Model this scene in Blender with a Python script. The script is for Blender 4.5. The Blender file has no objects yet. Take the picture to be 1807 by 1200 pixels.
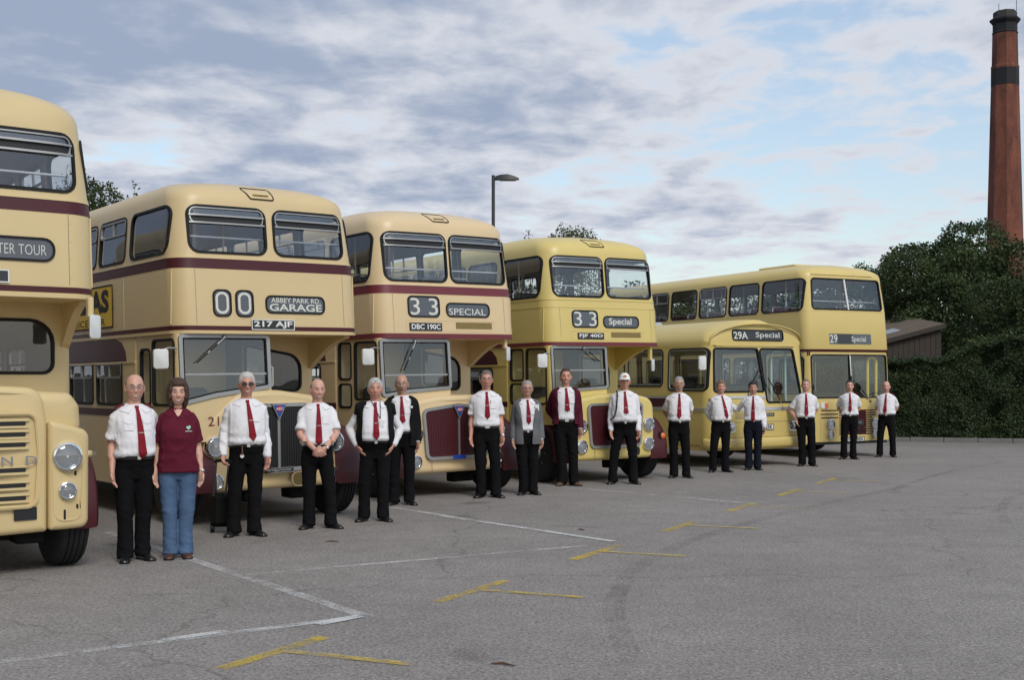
import bpy, math, random
import numpy as np
from mathutils import Vector, Matrix, noise
random.seed(7); np.random.seed(7)
R = math.radians
sc = bpy.context.scene
COL = sc.collection

# ---------------------------------------------------------------- camera, sky, sun, exposure
FPX, HOR, CAMZ = 2150.0, 679.0, 1.65          # focal length and horizon row in pixels of the 1807 px photograph
cam = bpy.data.cameras.new('camera'); cam_o = bpy.data.objects.new('camera', cam); COL.objects.link(cam_o)
cam.sensor_width = 36; cam.lens = FPX / 1807 * 36; cam.shift_y = (HOR - 600) / 1807
cam.clip_start = .1; cam.clip_end = 3000
cam_o.location = (0, 0, CAMZ); cam_o.rotation_euler = (R(90), 0, 0)
sc.camera = cam_o

SUN_EL, SUN_AZ = 43.0, 156.0                   # azimuth from +Y, clockwise: behind the photographer, to the right
sun = bpy.data.lights.new('sun', 'SUN'); sun_o = bpy.data.objects.new('sun', sun); COL.objects.link(sun_o)
sun.energy = 1.75; sun.angle = R(24); sun.color = (1.0, .97, .92)
sd = Vector((math.sin(R(SUN_AZ)) * math.cos(R(SUN_EL)), math.cos(R(SUN_AZ)) * math.cos(R(SUN_EL)), math.sin(R(SUN_EL))))
sun_o.rotation_euler = sd.to_track_quat('Z', 'Y').to_euler(); sun_o.location = sd * 60

vs = sc.view_settings
vs.view_transform = 'Standard'; vs.look = 'None'; vs.gamma = 1; vs.use_curve_mapping = False; vs.exposure = 0.12

w = bpy.data.worlds.new('World'); sc.world = w; w.use_nodes = True
def world():
    nt = w.node_tree; N = nt.nodes; L = nt.links; N.clear()
    def n(t, **k):
        o = N.new(t)
        for a, b in k.items(): setattr(o, a, b)
        return o
    def m(op, a, b=None, c=None):
        o = n('ShaderNodeMath', operation=op)
        for i, v in enumerate((a, b, c)):
            if v is None: continue
            if isinstance(v, (int, float)): o.inputs[i].default_value = v
            else: L.new(v, o.inputs[i])
        return o.outputs[0]
    out = n('ShaderNodeOutputWorld')
    sky = n('ShaderNodeTexSky', sky_type='NISHITA', sun_disc=False)
    sky.sun_elevation = R(SUN_EL); sky.sun_rotation = R(SUN_AZ); sky.air_density = 1.2; sky.dust_density = 1.5
    bg = n('ShaderNodeBackground'); L.new(sky.outputs[0], bg.inputs[0]); bg.inputs[1].default_value = .15
    tc = n('ShaderNodeTexCoord'); sep = n('ShaderNodeSeparateXYZ'); L.new(tc.outputs['Generated'], sep.inputs[0])
    x, y, z = sep.outputs
    zz = m('ADD', m('MAXIMUM', z, 0.0), .09)
    px = m('DIVIDE', x, zz); py = m('DIVIDE', y, zz)
    def clouds(sx, sy, off, scale, detail, rough, dist=.3):
        c = n('ShaderNodeCombineXYZ'); L.new(m('MULTIPLY', px, sx), c.inputs[0]); L.new(m('MULTIPLY', py, sy), c.inputs[1]); c.inputs[2].default_value = off
        t = n('ShaderNodeTexNoise'); t.inputs['Scale'].default_value = scale; t.inputs['Detail'].default_value = detail
        t.inputs['Roughness'].default_value = rough; t.inputs['Distortion'].default_value = dist
        L.new(c.outputs[0], t.inputs['Vector']); return t.outputs['Fac']
    big = clouds(1, .8, 3.1, .62, 4, .5)
    mid = clouds(1, .85, 8.4, 2.1, 4, .5, .3)
    fine = clouds(1, .8, 1.7, 5.6, 7, .58, .25)
    cover = m('ADD', m('ADD', m('MULTIPLY', big, .28), m('MULTIPLY', mid, .42)), m('MULTIPLY', fine, .30))
    # the cover thins to the right of the view (the photograph's sky opens towards the chimney)
    cover = m('ADD', cover, m('MULTIPLY', m('SUBTRACT', .04, x), .16))
    cover = m('ADD', cover, m('MULTIPLY', m('SUBTRACT', m('MINIMUM', z, .34), .19), .50))
    mr = n('ShaderNodeMapRange'); mr.interpolation_type = 'SMOOTHSTEP'
    L.new(cover, mr.inputs[0]); mr.inputs[1].default_value = .41; mr.inputs[2].default_value = .50
    # thick parts of the clouds are darker underneath
    dk = n('ShaderNodeMapRange'); dk.interpolation_type = 'SMOOTHSTEP'; L.new(cover, dk.inputs[0])
    dk.inputs[1].default_value = .455; dk.inputs[2].default_value = .63
    rp = n('ShaderNodeMix', data_type='RGBA'); L.new(dk.outputs[0], rp.inputs[0])
    rp.inputs[6].default_value = (.66, .68, .735, 1); rp.inputs[7].default_value = (.31, .375, .505, 1)
    hz = n('ShaderNodeMapRange'); hz.interpolation_type = 'SMOOTHSTEP'; L.new(z, hz.inputs[0])
    hz.inputs[1].default_value = .0; hz.inputs[2].default_value = .15; hz.inputs[3].default_value = 1; hz.inputs[4].default_value = 0
    rp2 = n('ShaderNodeMix', data_type='RGBA'); L.new(m('MULTIPLY', hz.outputs[0], .6), rp2.inputs[0]); L.new(rp.outputs[2], rp2.inputs[6])
    rp2.inputs[7].default_value = (.78, .80, .83, 1)
    bc = n('ShaderNodeBackground'); L.new(rp2.outputs[2], bc.inputs[0]); bc.inputs[1].default_value = 1.0
    fac = m('MAXIMUM', m('MULTIPLY_ADD', mr.outputs[0], .8, .2), m('MULTIPLY', hz.outputs[0], .8))
    mx = n('ShaderNodeMixShader'); L.new(fac, mx.inputs[0]); L.new(bg.outputs[0], mx.inputs[1]); L.new(bc.outputs[0], mx.inputs[2])
    L.new(mx.outputs[0], out.inputs[0])
world()

# ---------------------------------------------------------------- materials
MATS = {}
def mat(name, col, rough=.5, metal=0., spec=.5, coat=0., coat_r=.05, noise_amt=0., noise_scale=8., bump=0., bump_scale=60., sheen=0., emit=None, rvar=0.):
    if name in MATS: return MATS[name]
    ma = bpy.data.materials.new(name); ma.use_nodes = True; MATS[name] = ma
    nt = ma.node_tree; b = nt.nodes['Principled BSDF']; L = nt.links
    b.inputs['Base Color'].default_value = (*col, 1); b.inputs['Roughness'].default_value = rough
    b.inputs['Metallic'].default_value = metal; b.inputs['Specular IOR Level'].default_value = spec
    b.inputs['Coat Weight'].default_value = coat; b.inputs['Coat Roughness'].default_value = coat_r
    if sheen: b.inputs['Sheen Weight'].default_value = sheen
    if noise_amt or bump or rvar:
        tc = nt.nodes.new('ShaderNodeTexCoord')
        oi = nt.nodes.new('ShaderNodeObjectInfo')
        va = nt.nodes.new('ShaderNodeVectorMath'); va.operation = 'ADD'
        L.new(tc.outputs['Object'], va.inputs[0]); L.new(oi.outputs['Location'], va.inputs[1])
        vec = va.outputs[0]
    if noise_amt or rvar:
        t = nt.nodes.new('ShaderNodeTexNoise'); t.inputs['Scale'].default_value = noise_scale; t.inputs['Detail'].default_value = 5
        L.new(vec, t.inputs['Vector'])
    if noise_amt:
        mx = nt.nodes.new('ShaderNodeMix'); mx.data_type = 'RGBA'; L.new(t.outputs['Fac'], mx.inputs[0])
        mx.inputs[6].default_value = (*[c * (1 - noise_amt) for c in col], 1); mx.inputs[7].default_value = (*[min(1, c * (1 + noise_amt)) for c in col], 1)
        L.new(mx.outputs[2], b.inputs['Base Color'])
    if rvar:
        mr = nt.nodes.new('ShaderNodeMapRange'); L.new(t.outputs['Fac'], mr.inputs[0]); mr.inputs[1].default_value = .3; mr.inputs[2].default_value = .7
        mr.inputs[3].default_value = max(.02, rough - rvar); mr.inputs[4].default_value = rough + rvar; L.new(mr.outputs[0], b.inputs['Roughness'])
    if bump:
        t2 = nt.nodes.new('ShaderNodeTexNoise'); t2.inputs['Scale'].default_value = bump_scale; t2.inputs['Detail'].default_value = 3
        L.new(vec, t2.inputs['Vector']); bp = nt.nodes.new('ShaderNodeBump'); bp.inputs['Strength'].default_value = bump; bp.inputs['Distance'].default_value = .01
        L.new(t2.outputs['Fac'], bp.inputs['Height']); L.new(bp.outputs[0], b.inputs['Normal'])
    if emit:
        b.inputs['Emission Color'].default_value = (*emit[:3], 1); b.inputs['Emission Strength'].default_value = emit[3]
    return ma
def paint(name, col): return mat(name, col, .45, coat=.30, coat_r=.32, noise_amt=.055, noise_scale=2.1, bump=.05, bump_scale=1.7, rvar=.10)
paint('cream_one', (0.630, 0.485, 0.241)); paint('cream_two', (0.630, 0.480, 0.251)); paint('cream_three', (0.680, 0.516, 0.292))
paint('cream_four', (0.650, 0.512, 0.169)); paint('cream_five', (0.619, 0.475, 0.154)); paint('cream_six', (0.650, 0.501, 0.174))
mat('maroon_paint', (.060, .007, .011), .5, spec=.35, coat=.12, coat_r=.2, noise_amt=.08, noise_scale=2); mat('maroon_light', (.15, .018, .028), .45, coat=.15, coat_r=.2, noise_amt=.06, noise_scale=2)
mat('rubber', (.009, .009, .009), .6, spec=.25); mat('tyre', (.010, .010, .010), .85, noise_amt=.3, bump=.3, bump_scale=40)
mat('black', (.01, .01, .011), .6); mat('chassis', (.008, .008, .008), .9, spec=.1, noise_amt=.4)
mat('chrome', (.72, .73, .75), .12, metal=1.); mat('silver', (.36, .36, .35), .48, metal=.8, noise_amt=.08, noise_scale=20)
mat('reflector', (.82, .82, .80), .22, metal=.9); mat('alu', (.62, .63, .64), .38, metal=.85, noise_amt=.06); mat('rail', (.75, .76, .77), .3, metal=.6)
mat('lining', (.50, .48, .44), .7, noise_amt=.1); mat('cab_lining', (.18, .16, .12), .7)
mat('blind', (.075, .084, .098), .45, coat=.6, coat_r=.06); mat('blind_black', (.010, .010, .011), .4, coat=.6, coat_r=.05)
mat('blind_text', (.62, .62, .56), .5); mat('blind_text_soft', (.50, .50, .46), .5)
mat('plate_black', (.010, .010, .011), .4, coat=.3); mat('plate_white', (.72, .72, .70), .5)
mat('brass', (.21, .145, .040), .5, noise_amt=.15); mat('white_trim', (.72, .72, .70), .45)
mat('amber', (.75, .13, .015), .3, coat=.6); mat('lamp_red', (.55, .03, .02), .3, coat=.6)
mat('blue_enamel', (.02, .06, .32), .3, coat=.6); mat('red_enamel', (.45, .02, .03), .3)
mat('ad_yellow', (.78, .50, .02), .5, noise_amt=.05); mat('seat_maroon', (.14, .02, .025), .8, noise_amt=.2); mat('seat_dark', (.05, .045, .04), .8, noise_amt=.2)
mat('mirror_back', (.66, .67, .66), .4, coat=.4); mat('pale_green', (.45, .62, .58), .4)
mat('stanchion_yellow', (.72, .58, .07), .35, coat=.4); mat('grey_plastic', (.12, .12, .125), .5); mat('grille_slat', (.018, .018, .018), .5)

def glass_mat(name, tint, boost=1.0, rough=.01):
    ma = bpy.data.materials.new(name); ma.use_nodes = True; MATS[name] = ma
    nt = ma.node_tree; N = nt.nodes; L = nt.links; N.clear()
    out = N.new('ShaderNodeOutputMaterial'); tr = N.new('ShaderNodeBsdfTransparent'); tr.inputs[0].default_value = (*tint, 1)
    gl = N.new('ShaderNodeBsdfGlossy'); gl.inputs['Roughness'].default_value = rough; gl.inputs[0].default_value = (.95, .97, 1, 1)
    ge = N.new('ShaderNodeNewGeometry'); dt = N.new('ShaderNodeVectorMath'); dt.operation = 'DOT_PRODUCT'; L.new(ge.outputs['Normal'], dt.inputs[0]); L.new(ge.outputs['Incoming'], dt.inputs[1])
    def mm(op, a, b, c=None):
        o = N.new('ShaderNodeMath'); o.operation = op
        for i, v in enumerate((a, b, c)):
            if v is None: continue
            if isinstance(v, (int, float)): o.inputs[i].default_value = v
            else: L.new(v, o.inputs[i])
        return o
    sch = mm('POWER', mm('SUBTRACT', 1.0, mm('ABSOLUTE', dt.outputs['Value'], None).outputs[0]).outputs[0], 5.0)      # Schlick, the same from both sides of the pane
    mu = mm('MULTIPLY_ADD', sch.outputs[0], .9, .045 * boost); mu.use_clamp = True
    # faint waviness of old toughened glass, so mirrored shapes are not ruler-straight
    t = N.new('ShaderNodeTexNoise'); t.inputs['Scale'].default_value = 1.6; tc = N.new('ShaderNodeTexCoord'); L.new(tc.outputs['Object'], t.inputs['Vector'])
    bp = N.new('ShaderNodeBump'); bp.inputs['Strength'].default_value = .05; bp.inputs['Distance'].default_value = .05; L.new(t.outputs['Fac'], bp.inputs['Height']); L.new(bp.outputs[0], gl.inputs['Normal'])
    mx = N.new('ShaderNodeMixShader'); L.new(mu.outputs[0], mx.inputs[0]); L.new(tr.outputs[0], mx.inputs[1]); L.new(gl.outputs[0], mx.inputs[2]); L.new(mx.outputs[0], out.inputs[0])
glass_mat('glass', (.89, .91, .91), 2.2); glass_mat('spectacle_glass', (.9, .9, .9), 1.0); glass_mat('sunglass', (.12, .08, .05), 1.0)
glass_mat('lens', (.88, .9, .9), 2.2)
def M(n): return MATS[n]

# ---------------------------------------------------------------- mesh helpers
def link(name, me, mats, parent=None):
    o = bpy.data.objects.new(name, me); COL.objects.link(o)
    if not isinstance(mats, (list, tuple)): mats = [mats]
    if not len(me.materials):
        for k in mats: me.materials.append(M(k) if isinstance(k, str) else k)
    if parent is not None: o.parent = parent
    return o
def tag(o, label=None, cat=None, group=None, kind=None):
    if label: o['label'] = label
    if cat: o['category'] = cat
    if group: o['group'] = group
    if kind: o['kind'] = kind
    return o
def empty(name, loc=(0, 0, 0), rz=0., ry=0.):
    o = bpy.data.objects.new(name, None); COL.objects.link(o); o.location = loc; o.rotation_euler = (0, ry, rz); o.empty_display_size = .2
    return o
class MB:
    def __init__(s): s.v = []; s.f = []; s.m = []; s.mi = 0
    def add(s, vs, fs, mi=None):
        b = len(s.v); s.v += [tuple(p) for p in vs]; s.f += [tuple(i + b for i in q) for q in fs]; s.m += [s.mi if mi is None else mi] * len(fs); return s
    def box(s, x0, x1, y0, y1, z0, z1, r=0., mi=None):
        if r <= 0:
            vs = [(x, y, z) for z in (z0, z1) for y in (y0, y1) for x in (x0, x1)]
            return s.add(vs, [(0, 2, 3, 1), (4, 5, 7, 6), (0, 1, 5, 4), (2, 6, 7, 3), (0, 4, 6, 2), (1, 3, 7, 5)], mi)
        r = min(r, abs(x1 - x0) * .49, abs(y1 - y0) * .49, abs(z1 - z0) * .49)
        vs = []; I = {}
        lim = ((x0, x1), (y0, y1), (z0, z1))
        for a in (0, 1):
            for b in (0, 1):
                for c in (0, 1):
                    for ax in range(3):
                        p = []
                        for k, i in enumerate((a, b, c)):
                            e = lim[k][i]; p.append(e if k == ax else e + (r if i == 0 else -r))
                        I[(a, b, c, ax)] = len(vs); vs.append(p)
        fs = []
        for ax in range(3):
            o1, o2 = [k for k in range(3) if k != ax]
            for e in (0, 1):
                q = []
                for (i, j) in ((0, 0), (1, 0), (1, 1), (0, 1)):
                    t = [0, 0, 0]; t[ax] = e; t[o1] = i; t[o2] = j; q.append(I[(*t, ax)])
                fs.append(tuple(q))
            for i in (0, 1):
                for j in (0, 1):
                    t0 = [0, 0, 0]; t1 = [0, 0, 0]; t0[o1] = t1[o1] = i; t0[o2] = t1[o2] = j; t0[ax] = 0; t1[ax] = 1
                    fs.append((I[(*t0, o1)], I[(*t1, o1)], I[(*t1, o2)], I[(*t0, o2)]))
        for a in (0, 1):
            for b in (0, 1):
                for c in (0, 1): fs.append((I[(a, b, c, 0)], I[(a, b, c, 1)], I[(a, b, c, 2)]))
        return s.add(vs, fs, mi)
    def rings(s, rs, caps=True, mi=None, closed=True):
        n = len(rs[0]); vs = [p for r in rs for p in r]; fs = []
        for i in range(len(rs) - 1):
            for j in range(n if closed else n - 1):
                k = (j + 1) % n; fs.append((i * n + j, i * n + k, (i + 1) * n + k, (i + 1) * n + j))
        if caps:
            fs.append(tuple(range(n - 1, -1, -1))); fs.append(tuple((len(rs) - 1) * n + j for j in range(n)))
        return s.add(vs, fs, mi)
    def tube(s, pts, r, n=8, mi=None, closed=False, caps=True):
        pts = [Vector(p) for p in pts]; rad = r if isinstance(r, (list, tuple)) else [r] * len(pts)
        rs = []; prev = None
        for i, p in enumerate(pts):
            a = pts[i - 1] if (i > 0 or closed) else p; b = pts[(i + 1) % len(pts)] if (i < len(pts) - 1 or closed) else p
            t = (b - a); t = t.normalized() if t.length > 1e-9 else Vector((0, 0, 1))
            if prev is None:
                u = t.orthogonal().normalized()
            else:
                u = prev - t * prev.dot(t); u = u.normalized() if u.length > 1e-6 else t.orthogonal().normalized()
            prev = u; v = t.cross(u)
            rs.append([p + (u * math.cos(2 * math.pi * k / n) + v * math.sin(2 * math.pi * k / n)) * rad[i] for k in range(n)])
        if closed: rs.append(rs[0])
        return s.rings(rs, caps and not closed, mi)
    def lathe(s, prof, c, axis=(0, -1, 0), n=20, mi=None):
        ax = Vector(axis).normalized(); u = ax.orthogonal().normalized(); v = ax.cross(u); c = Vector(c)
        rs = [[c + ax * h + (u * math.cos(2 * math.pi * k / n) + v * math.sin(2 * math.pi * k / n)) * max(r, 1e-4) for k in range(n)] for r, h in prof]
        return s.rings(rs, True, mi)
    def ball(s, c, r, n=12, m=8, mi=None):
        if not isinstance(r, (list, tuple)): r = (r, r, r)
        rs = [[(c[0] + r[0] * math.sin(p) * math.cos(a), c[1] + r[1] * math.sin(p) * math.sin(a), c[2] + r[2] * math.cos(p)) for a in [2 * math.pi * k / n for k in range(n)]]
              for p in [math.pi * (j + .02) / (m + .04) for j in range(m + 1)]]
        return s.rings(rs, True, mi)
    def mesh(s, name, smooth=35):
        me = bpy.data.meshes.new(name); me.from_pydata(s.v, [], s.f)
        if any(s.m): me.polygons.foreach_set('material_index', np.array(s.m, dtype=np.int32))
        fix(me, smooth); return me
    def build(s, name, mats, parent=None, smooth=35): return link(name, s.mesh(name, smooth), mats, parent)
import bmesh
def fix(me, smooth=35, recalc=True):
    if recalc:
        bm = bmesh.new(); bm.from_mesh(me); bmesh.ops.recalc_face_normals(bm, faces=bm.faces); bm.to_mesh(me); bm.free()
    if smooth:
        me.polygons.foreach_set('use_smooth', np.ones(len(me.polygons), dtype=bool))
        if smooth < 180: me.set_sharp_from_angle(angle=R(smooth))
    me.update()
def rpoly(pts, r, n=5, r2d=False):
    """rounded outline of a polygon in 2-D"""
    out = []; N = len(pts); rr = r if isinstance(r, (list, tuple)) else [r] * N
    for i in range(N):
        p = Vector(pts[i]); a = (Vector(pts[i - 1]) - p); b = (Vector(pts[(i + 1) % N]) - p)
        la, lb = a.length, b.length; a.normalize(); b.normalize()
        ang = a.angle(b); d = min(rr[i] / math.tan(ang / 2), la * .49, lb * .49); q = d * math.tan(ang / 2)
        if rr[i] <= 0: out += [tuple(p)] * (n + 1); continue
        c = p + (a + b).normalized() * (q / math.sin(ang / 2)); s0 = p + a * d - c; s1 = p + b * d - c
        a0 = math.atan2(s0.y, s0.x); a1 = math.atan2(s1.y, s1.x); da = (a1 - a0 + math.pi) % (2 * math.pi) - math.pi
        out += [(c.x + q * math.cos(a0 + da * k / n), c.y + q * math.sin(a0 + da * k / n)) for k in range(n + 1)]
    if r2d: return out
    res = []
    for i, p in enumerate(out):
        res.append(p); q = out[(i + 1) % len(out)]
        if not (i % (n + 1) == n): continue                # straight run between two corners: always three extra points
        for k in (1, 2, 3): res.append((p[0] + (q[0] - p[0]) * k / 4, p[1] + (q[1] - p[1]) * k / 4))
    return res
def rect(a0, a1, z0, z1): return [(a0, z0), (a1, z0), (a1, z1), (a0, z1)]
def inset(pts, d):
    N = len(pts); out = []
    area = sum(pts[i][0] * pts[(i + 1) % N][1] - pts[(i + 1) % N][0] * pts[i][1] for i in range(N)); sg = 1 if area > 0 else -1
    for i in range(N):
        p0, p1, p2 = Vector(pts[i - 1]), Vector(pts[i]), Vector(pts[(i + 1) % N])
        e1 = (p1 - p0).normalized(); e2 = (p2 - p1).normalized(); n1 = Vector((-e1.y, e1.x)) * sg; n2 = Vector((-e2.y, e2.x)) * sg
        k = 1 + n1.dot(n2); out.append(tuple(p1 + (n1 + n2) * (d / max(k, .2))))
    return out
def plate(mb, F, poly, r, d0, d1, mi=None, n=5, solid=False):
    """solid patch on a face F(a, z, d) between the offsets d0 and d1"""
    o = rpoly(poly, r, n) if r else poly
    mb.rings([[F(a, z, d0) for a, z in o], [F(a, z, d1) for a, z in o]], bool(solid), mi)
    if solid: return mb
    a0 = min(p[0] for p in o); a1 = max(p[0] for p in o); K = max(1, min(14, int((a1 - a0) / .09))); cols = []      # front face as columns, so that it follows a curved surface
    cs = sorted({a0 + (a1 - a0) * k / K for k in range(K + 1)} | {round(p[0], 5) for p in o})
    for a in cs:
        zs = []
        for i in range(len(o)):
            p, q = o[i], o[(i + 1) % len(o)]
            if abs(p[0] - q[0]) < 1e-7:
                if abs(p[0] - a) < 2e-5: zs += [p[1], q[1]]
            elif min(p[0], q[0]) - 2e-5 <= a <= max(p[0], q[0]) + 2e-5: t = (a - p[0]) / (q[0] - p[0]); zs.append(p[1] + (q[1] - p[1]) * min(1, max(0, t)))
        if zs: cols.append((a, min(zs), max(zs)))
    vs = []
    for a, z0, z1 in cols: vs += [F(a, z0, d1), F(a, (z0 + z1) / 2, d1), F(a, z1, d1)]
    fs = []
    for i in range(len(cols) - 1): fs += [(3 * i, 3 * i + 3, 3 * i + 4, 3 * i + 1), (3 * i + 1, 3 * i + 4, 3 * i + 5, 3 * i + 2)]
    return mb.add(vs, fs, mi)
def radd(r, d): return [max(.004, q + d) for q in r] if isinstance(r, list) else max(.004, r + d)
def frame(mb, F, poly, r, wd, d0, d1, mi=None, n=5):
    o = rpoly(poly, r, n); i = rpoly(inset(poly, wd), radd(r, -wd), n)
    rs = [[F(a, z, d0) for a, z in o], [F(a, z, d1) for a, z in o], [F(a, z, d1) for a, z in i], [F(a, z, d0) for a, z in i]]
    return mb.rings(rs, False, mi)
def bool_cut(o, cutters):
    c = cutters.build('cutter', 'black', o.parent, 0)
    md = o.modifiers.new('cut', 'BOOLEAN'); md.operation = 'DIFFERENCE'; md.object = c; md.solver = 'EXACT'; md.use_self = True
    dg = bpy.context.evaluated_depsgraph_get(); me = bpy.data.meshes.new_from_object(o.evaluated_get(dg))
    o.modifiers.clear(); old = o.data; o.data = me; bpy.data.meshes.remove(old)
    cm = c.data; bpy.data.objects.remove(c); bpy.data.meshes.remove(cm)
    fix(me, 32, False)
FONT_CACHE = {}
def text(s, F, a0, a1, z0, z1, d, material, parent, name='lettering', thick=.02, depth=.003):
    """the string s as a mesh filling the box a0..a1, z0..z1 on a face"""
    key = (s, thick)
    if key not in FONT_CACHE:
        cu = bpy.data.curves.new('text', 'FONT'); cu.body = s; cu.offset = thick; cu.resolution_u = 3
        o = bpy.data.objects.new('text', cu); COL.objects.link(o); dg = bpy.context.evaluated_depsgraph_get()
        me = bpy.data.meshes.new_from_object(o.evaluated_get(dg)); v = np.zeros(len(me.vertices) * 3); me.vertices.foreach_get('co', v); v = v.reshape(-1, 3)
        f = [tuple(p.vertices) for p in me.polygons]; bpy.data.objects.remove(o); bpy.data.curves.remove(cu); bpy.data.meshes.remove(me)
        FONT_CACHE[key] = (v, f)
    v, f = FONT_CACHE[key]; lo = v.min(0); hi = v.max(0); sp = np.maximum(hi - lo, 1e-6)
    V = [F(a0 + (p[0] - lo[0]) / sp[0] * (a1 - a0), z0 + (p[1] - lo[1]) / sp[1] * (z1 - z0), d) for p in v]
    mb = MB(); mb.add(V, f)
    return link(name, mb.mesh(name, 0), material, parent)
# ---------------------------------------------------------------- setting: ground, markings, kerb, hedge, shed, chimney, trees
def asphalt():
    ma = bpy.data.materials.new('asphalt'); ma.use_nodes = True; MATS['asphalt'] = ma
    nt = ma.node_tree; N = nt.nodes; L = nt.links; b = N['Principled BSDF']
    g = N.new('ShaderNodeNewGeometry')
    def ns(scale, det=4, ro=.55):
        t = N.new('ShaderNodeTexNoise'); t.inputs['Scale'].default_value = scale; t.inputs['Detail'].default_value = det; t.inputs['Roughness'].default_value = ro
        L.new(g.outputs['Position'], t.inputs['Vector']); return t.outputs['Fac']
    def ramp(fac, stops):
        r = N.new('ShaderNodeValToRGB'); L.new(fac, r.inputs[0]); e = r.color_ramp.elements
        e[0].position, e[0].color = stops[0][0], (*stops[0][1], 1); e[1].position, e[1].color = stops[-1][0], (*stops[-1][1], 1)
        for p, c in stops[1:-1]: k = e.new(p); k.color = (*c, 1)
        return r.outputs[0]
    def mul(a, bb):
        x = N.new('ShaderNodeMix'); x.data_type = 'RGBA'; x.blend_type = 'MULTIPLY'; x.inputs[0].default_value = 1; L.new(a, x.inputs[6]); L.new(bb, x.inputs[7]); return x.outputs[2]
    v = N.new('ShaderNodeTexVoronoi'); v.inputs['Scale'].default_value = 85; L.new(g.outputs['Position'], v.inputs['Vector'])
    stone = ramp(v.outputs['Color'], [(.0, (.175, .160, .148)), (.35, (.262, .243, .225)), (.7, (.325, .303, .281)), (1, (.395, .369, .343))])
    c = mul(stone, ramp(ns(38, 3), [(.30, (.62, .62, .62)), (.62, (1.08, 1.07, 1.06))]))
    c = mul(c, ramp(ns(.35, 5), [(.32, (.87, .86, .855)), (.65, (1.05, 1.04, 1.03))]))
    c = mul(c, ramp(ns(2.6, 6, .65), [(.30, (.88, .88, .88)), (.66, (1.05, 1.05, 1.05))]))
    # cracks
    vc = N.new('ShaderNodeTexVoronoi'); vc.feature = 'DISTANCE_TO_EDGE'; vc.inputs['Scale'].default_value = .16; wv = N.new('ShaderNodeTexNoise'); wv.inputs['Scale'].default_value = 1.2; wv.inputs['Detail'].default_value = 5; L.new(g.outputs['Position'], wv.inputs['Vector']); ad = N.new('ShaderNodeVectorMath'); ad.operation = 'ADD'; L.new(g.outputs['Position'], ad.inputs[0]); L.new(wv.outputs['Color'], ad.inputs[1]); L.new(ad.outputs[0], vc.inputs['Vector'])
    c = mul(c, ramp(vc.outputs['Distance'], [(.0, (.72, .71, .70)), (.0028, (1, 1, 1))]))
    # a few oil drips and patches
    c = mul(c, ramp(ns(1.15, 2, .4), [(.20, (.55, .55, .55)), (.29, (1, 1, 1))]))
    L.new(c, b.inputs['Base Color']); b.inputs['Roughness'].default_value = .88; b.inputs['Specular IOR Level'].default_value = .3
    bp = N.new('ShaderNodeBump'); bp.inputs['Strength'].default_value = .6; bp.inputs['Distance'].default_value = .006; L.new(v.outputs['Distance'], bp.inputs['Height']); L.new(bp.outputs[0], b.inputs['Normal'])
asphalt()
mat('soil', (.06, .055, .03), .95, noise_amt=.4, noise_scale=2)
def sheet(name, pts, z, material):
    me = bpy.data.meshes.new(name); me.from_pydata([(x, y, z) for x, y in pts], [], [tuple(range(len(pts)))]); fix(me, 0, True)
    if me.polygons[0].normal.z < 0: me.flip_normals()
    return link(name, me, material)
tag(sheet('ground', [(-1200, -1200), (1200, -1200), (1200, 1500), (-1200, 1500)], -.012, 'soil'), kind='structure')
KA, KB = Vector((8.0, 36.27)), Vector((30.0, 28.80))          # line of the kerb under the hedge
tag(sheet('car_park', [(-60, -45), (60, -45), (60, 18.6), (KB.x, KB.y), (KA.x, KA.y), (2, 37.5), (-12, 41), (-60, 45)], 0, 'asphalt'), kind='structure')

def worn(name, col, lo, hi, scale=7, strength=.9):
    """worn road paint: paint where a fine noise is high, bare asphalt (transparent) elsewhere"""
    ma = bpy.data.materials.new(name); ma.use_nodes = True; MATS[name] = ma
    nt = ma.node_tree; N = nt.nodes; L = nt.links; b = N['Principled BSDF']; b.inputs['Base Color'].default_value = (*col, 1); b.inputs['Roughness'].default_value = .8
    g = N.new('ShaderNodeNewGeometry'); f = None
    for s, wt in ((scale, .35), (70, .45), (1.2, .35)):
        t = N.new('ShaderNodeTexNoise'); t.inputs['Scale'].default_value = s; t.inputs['Detail'].default_value = 4; L.new(g.outputs['Position'], t.inputs['Vector'])
        m = N.new('ShaderNodeMath'); m.operation = 'MULTIPLY_ADD'; L.new(t.outputs['Fac'], m.inputs[0]); m.inputs[1].default_value = wt
        if f is None: m.inputs[2].default_value = 0
        else: L.new(f, m.inputs[2])
        f = m.outputs[0]
    mr = N.new('ShaderNodeMapRange'); L.new(f, mr.inputs[0]); mr.inputs[1].default_value = lo; mr.inputs[2].default_value = hi; mr.inputs[4].default_value = strength
    L.new(mr.outputs[0], b.inputs['Alpha'])
worn('paint_white', (.62, .61, .59), .50, .66, strength=.75); worn('paint_white_new', (.66, .66, .64), .47, .63, strength=.85)
worn('paint_white_faint', (.50, .49, .48), .56, .74, strength=.45); worn('paint_yellow', (.62, .44, .06), .48, .66, strength=.85); worn('paint_yellow_faint', (.62, .45, .07), .44, .62, strength=.75)
worn('tyre_mark', (.045, .043, .042), .50, .70, scale=4, strength=.20)
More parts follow.
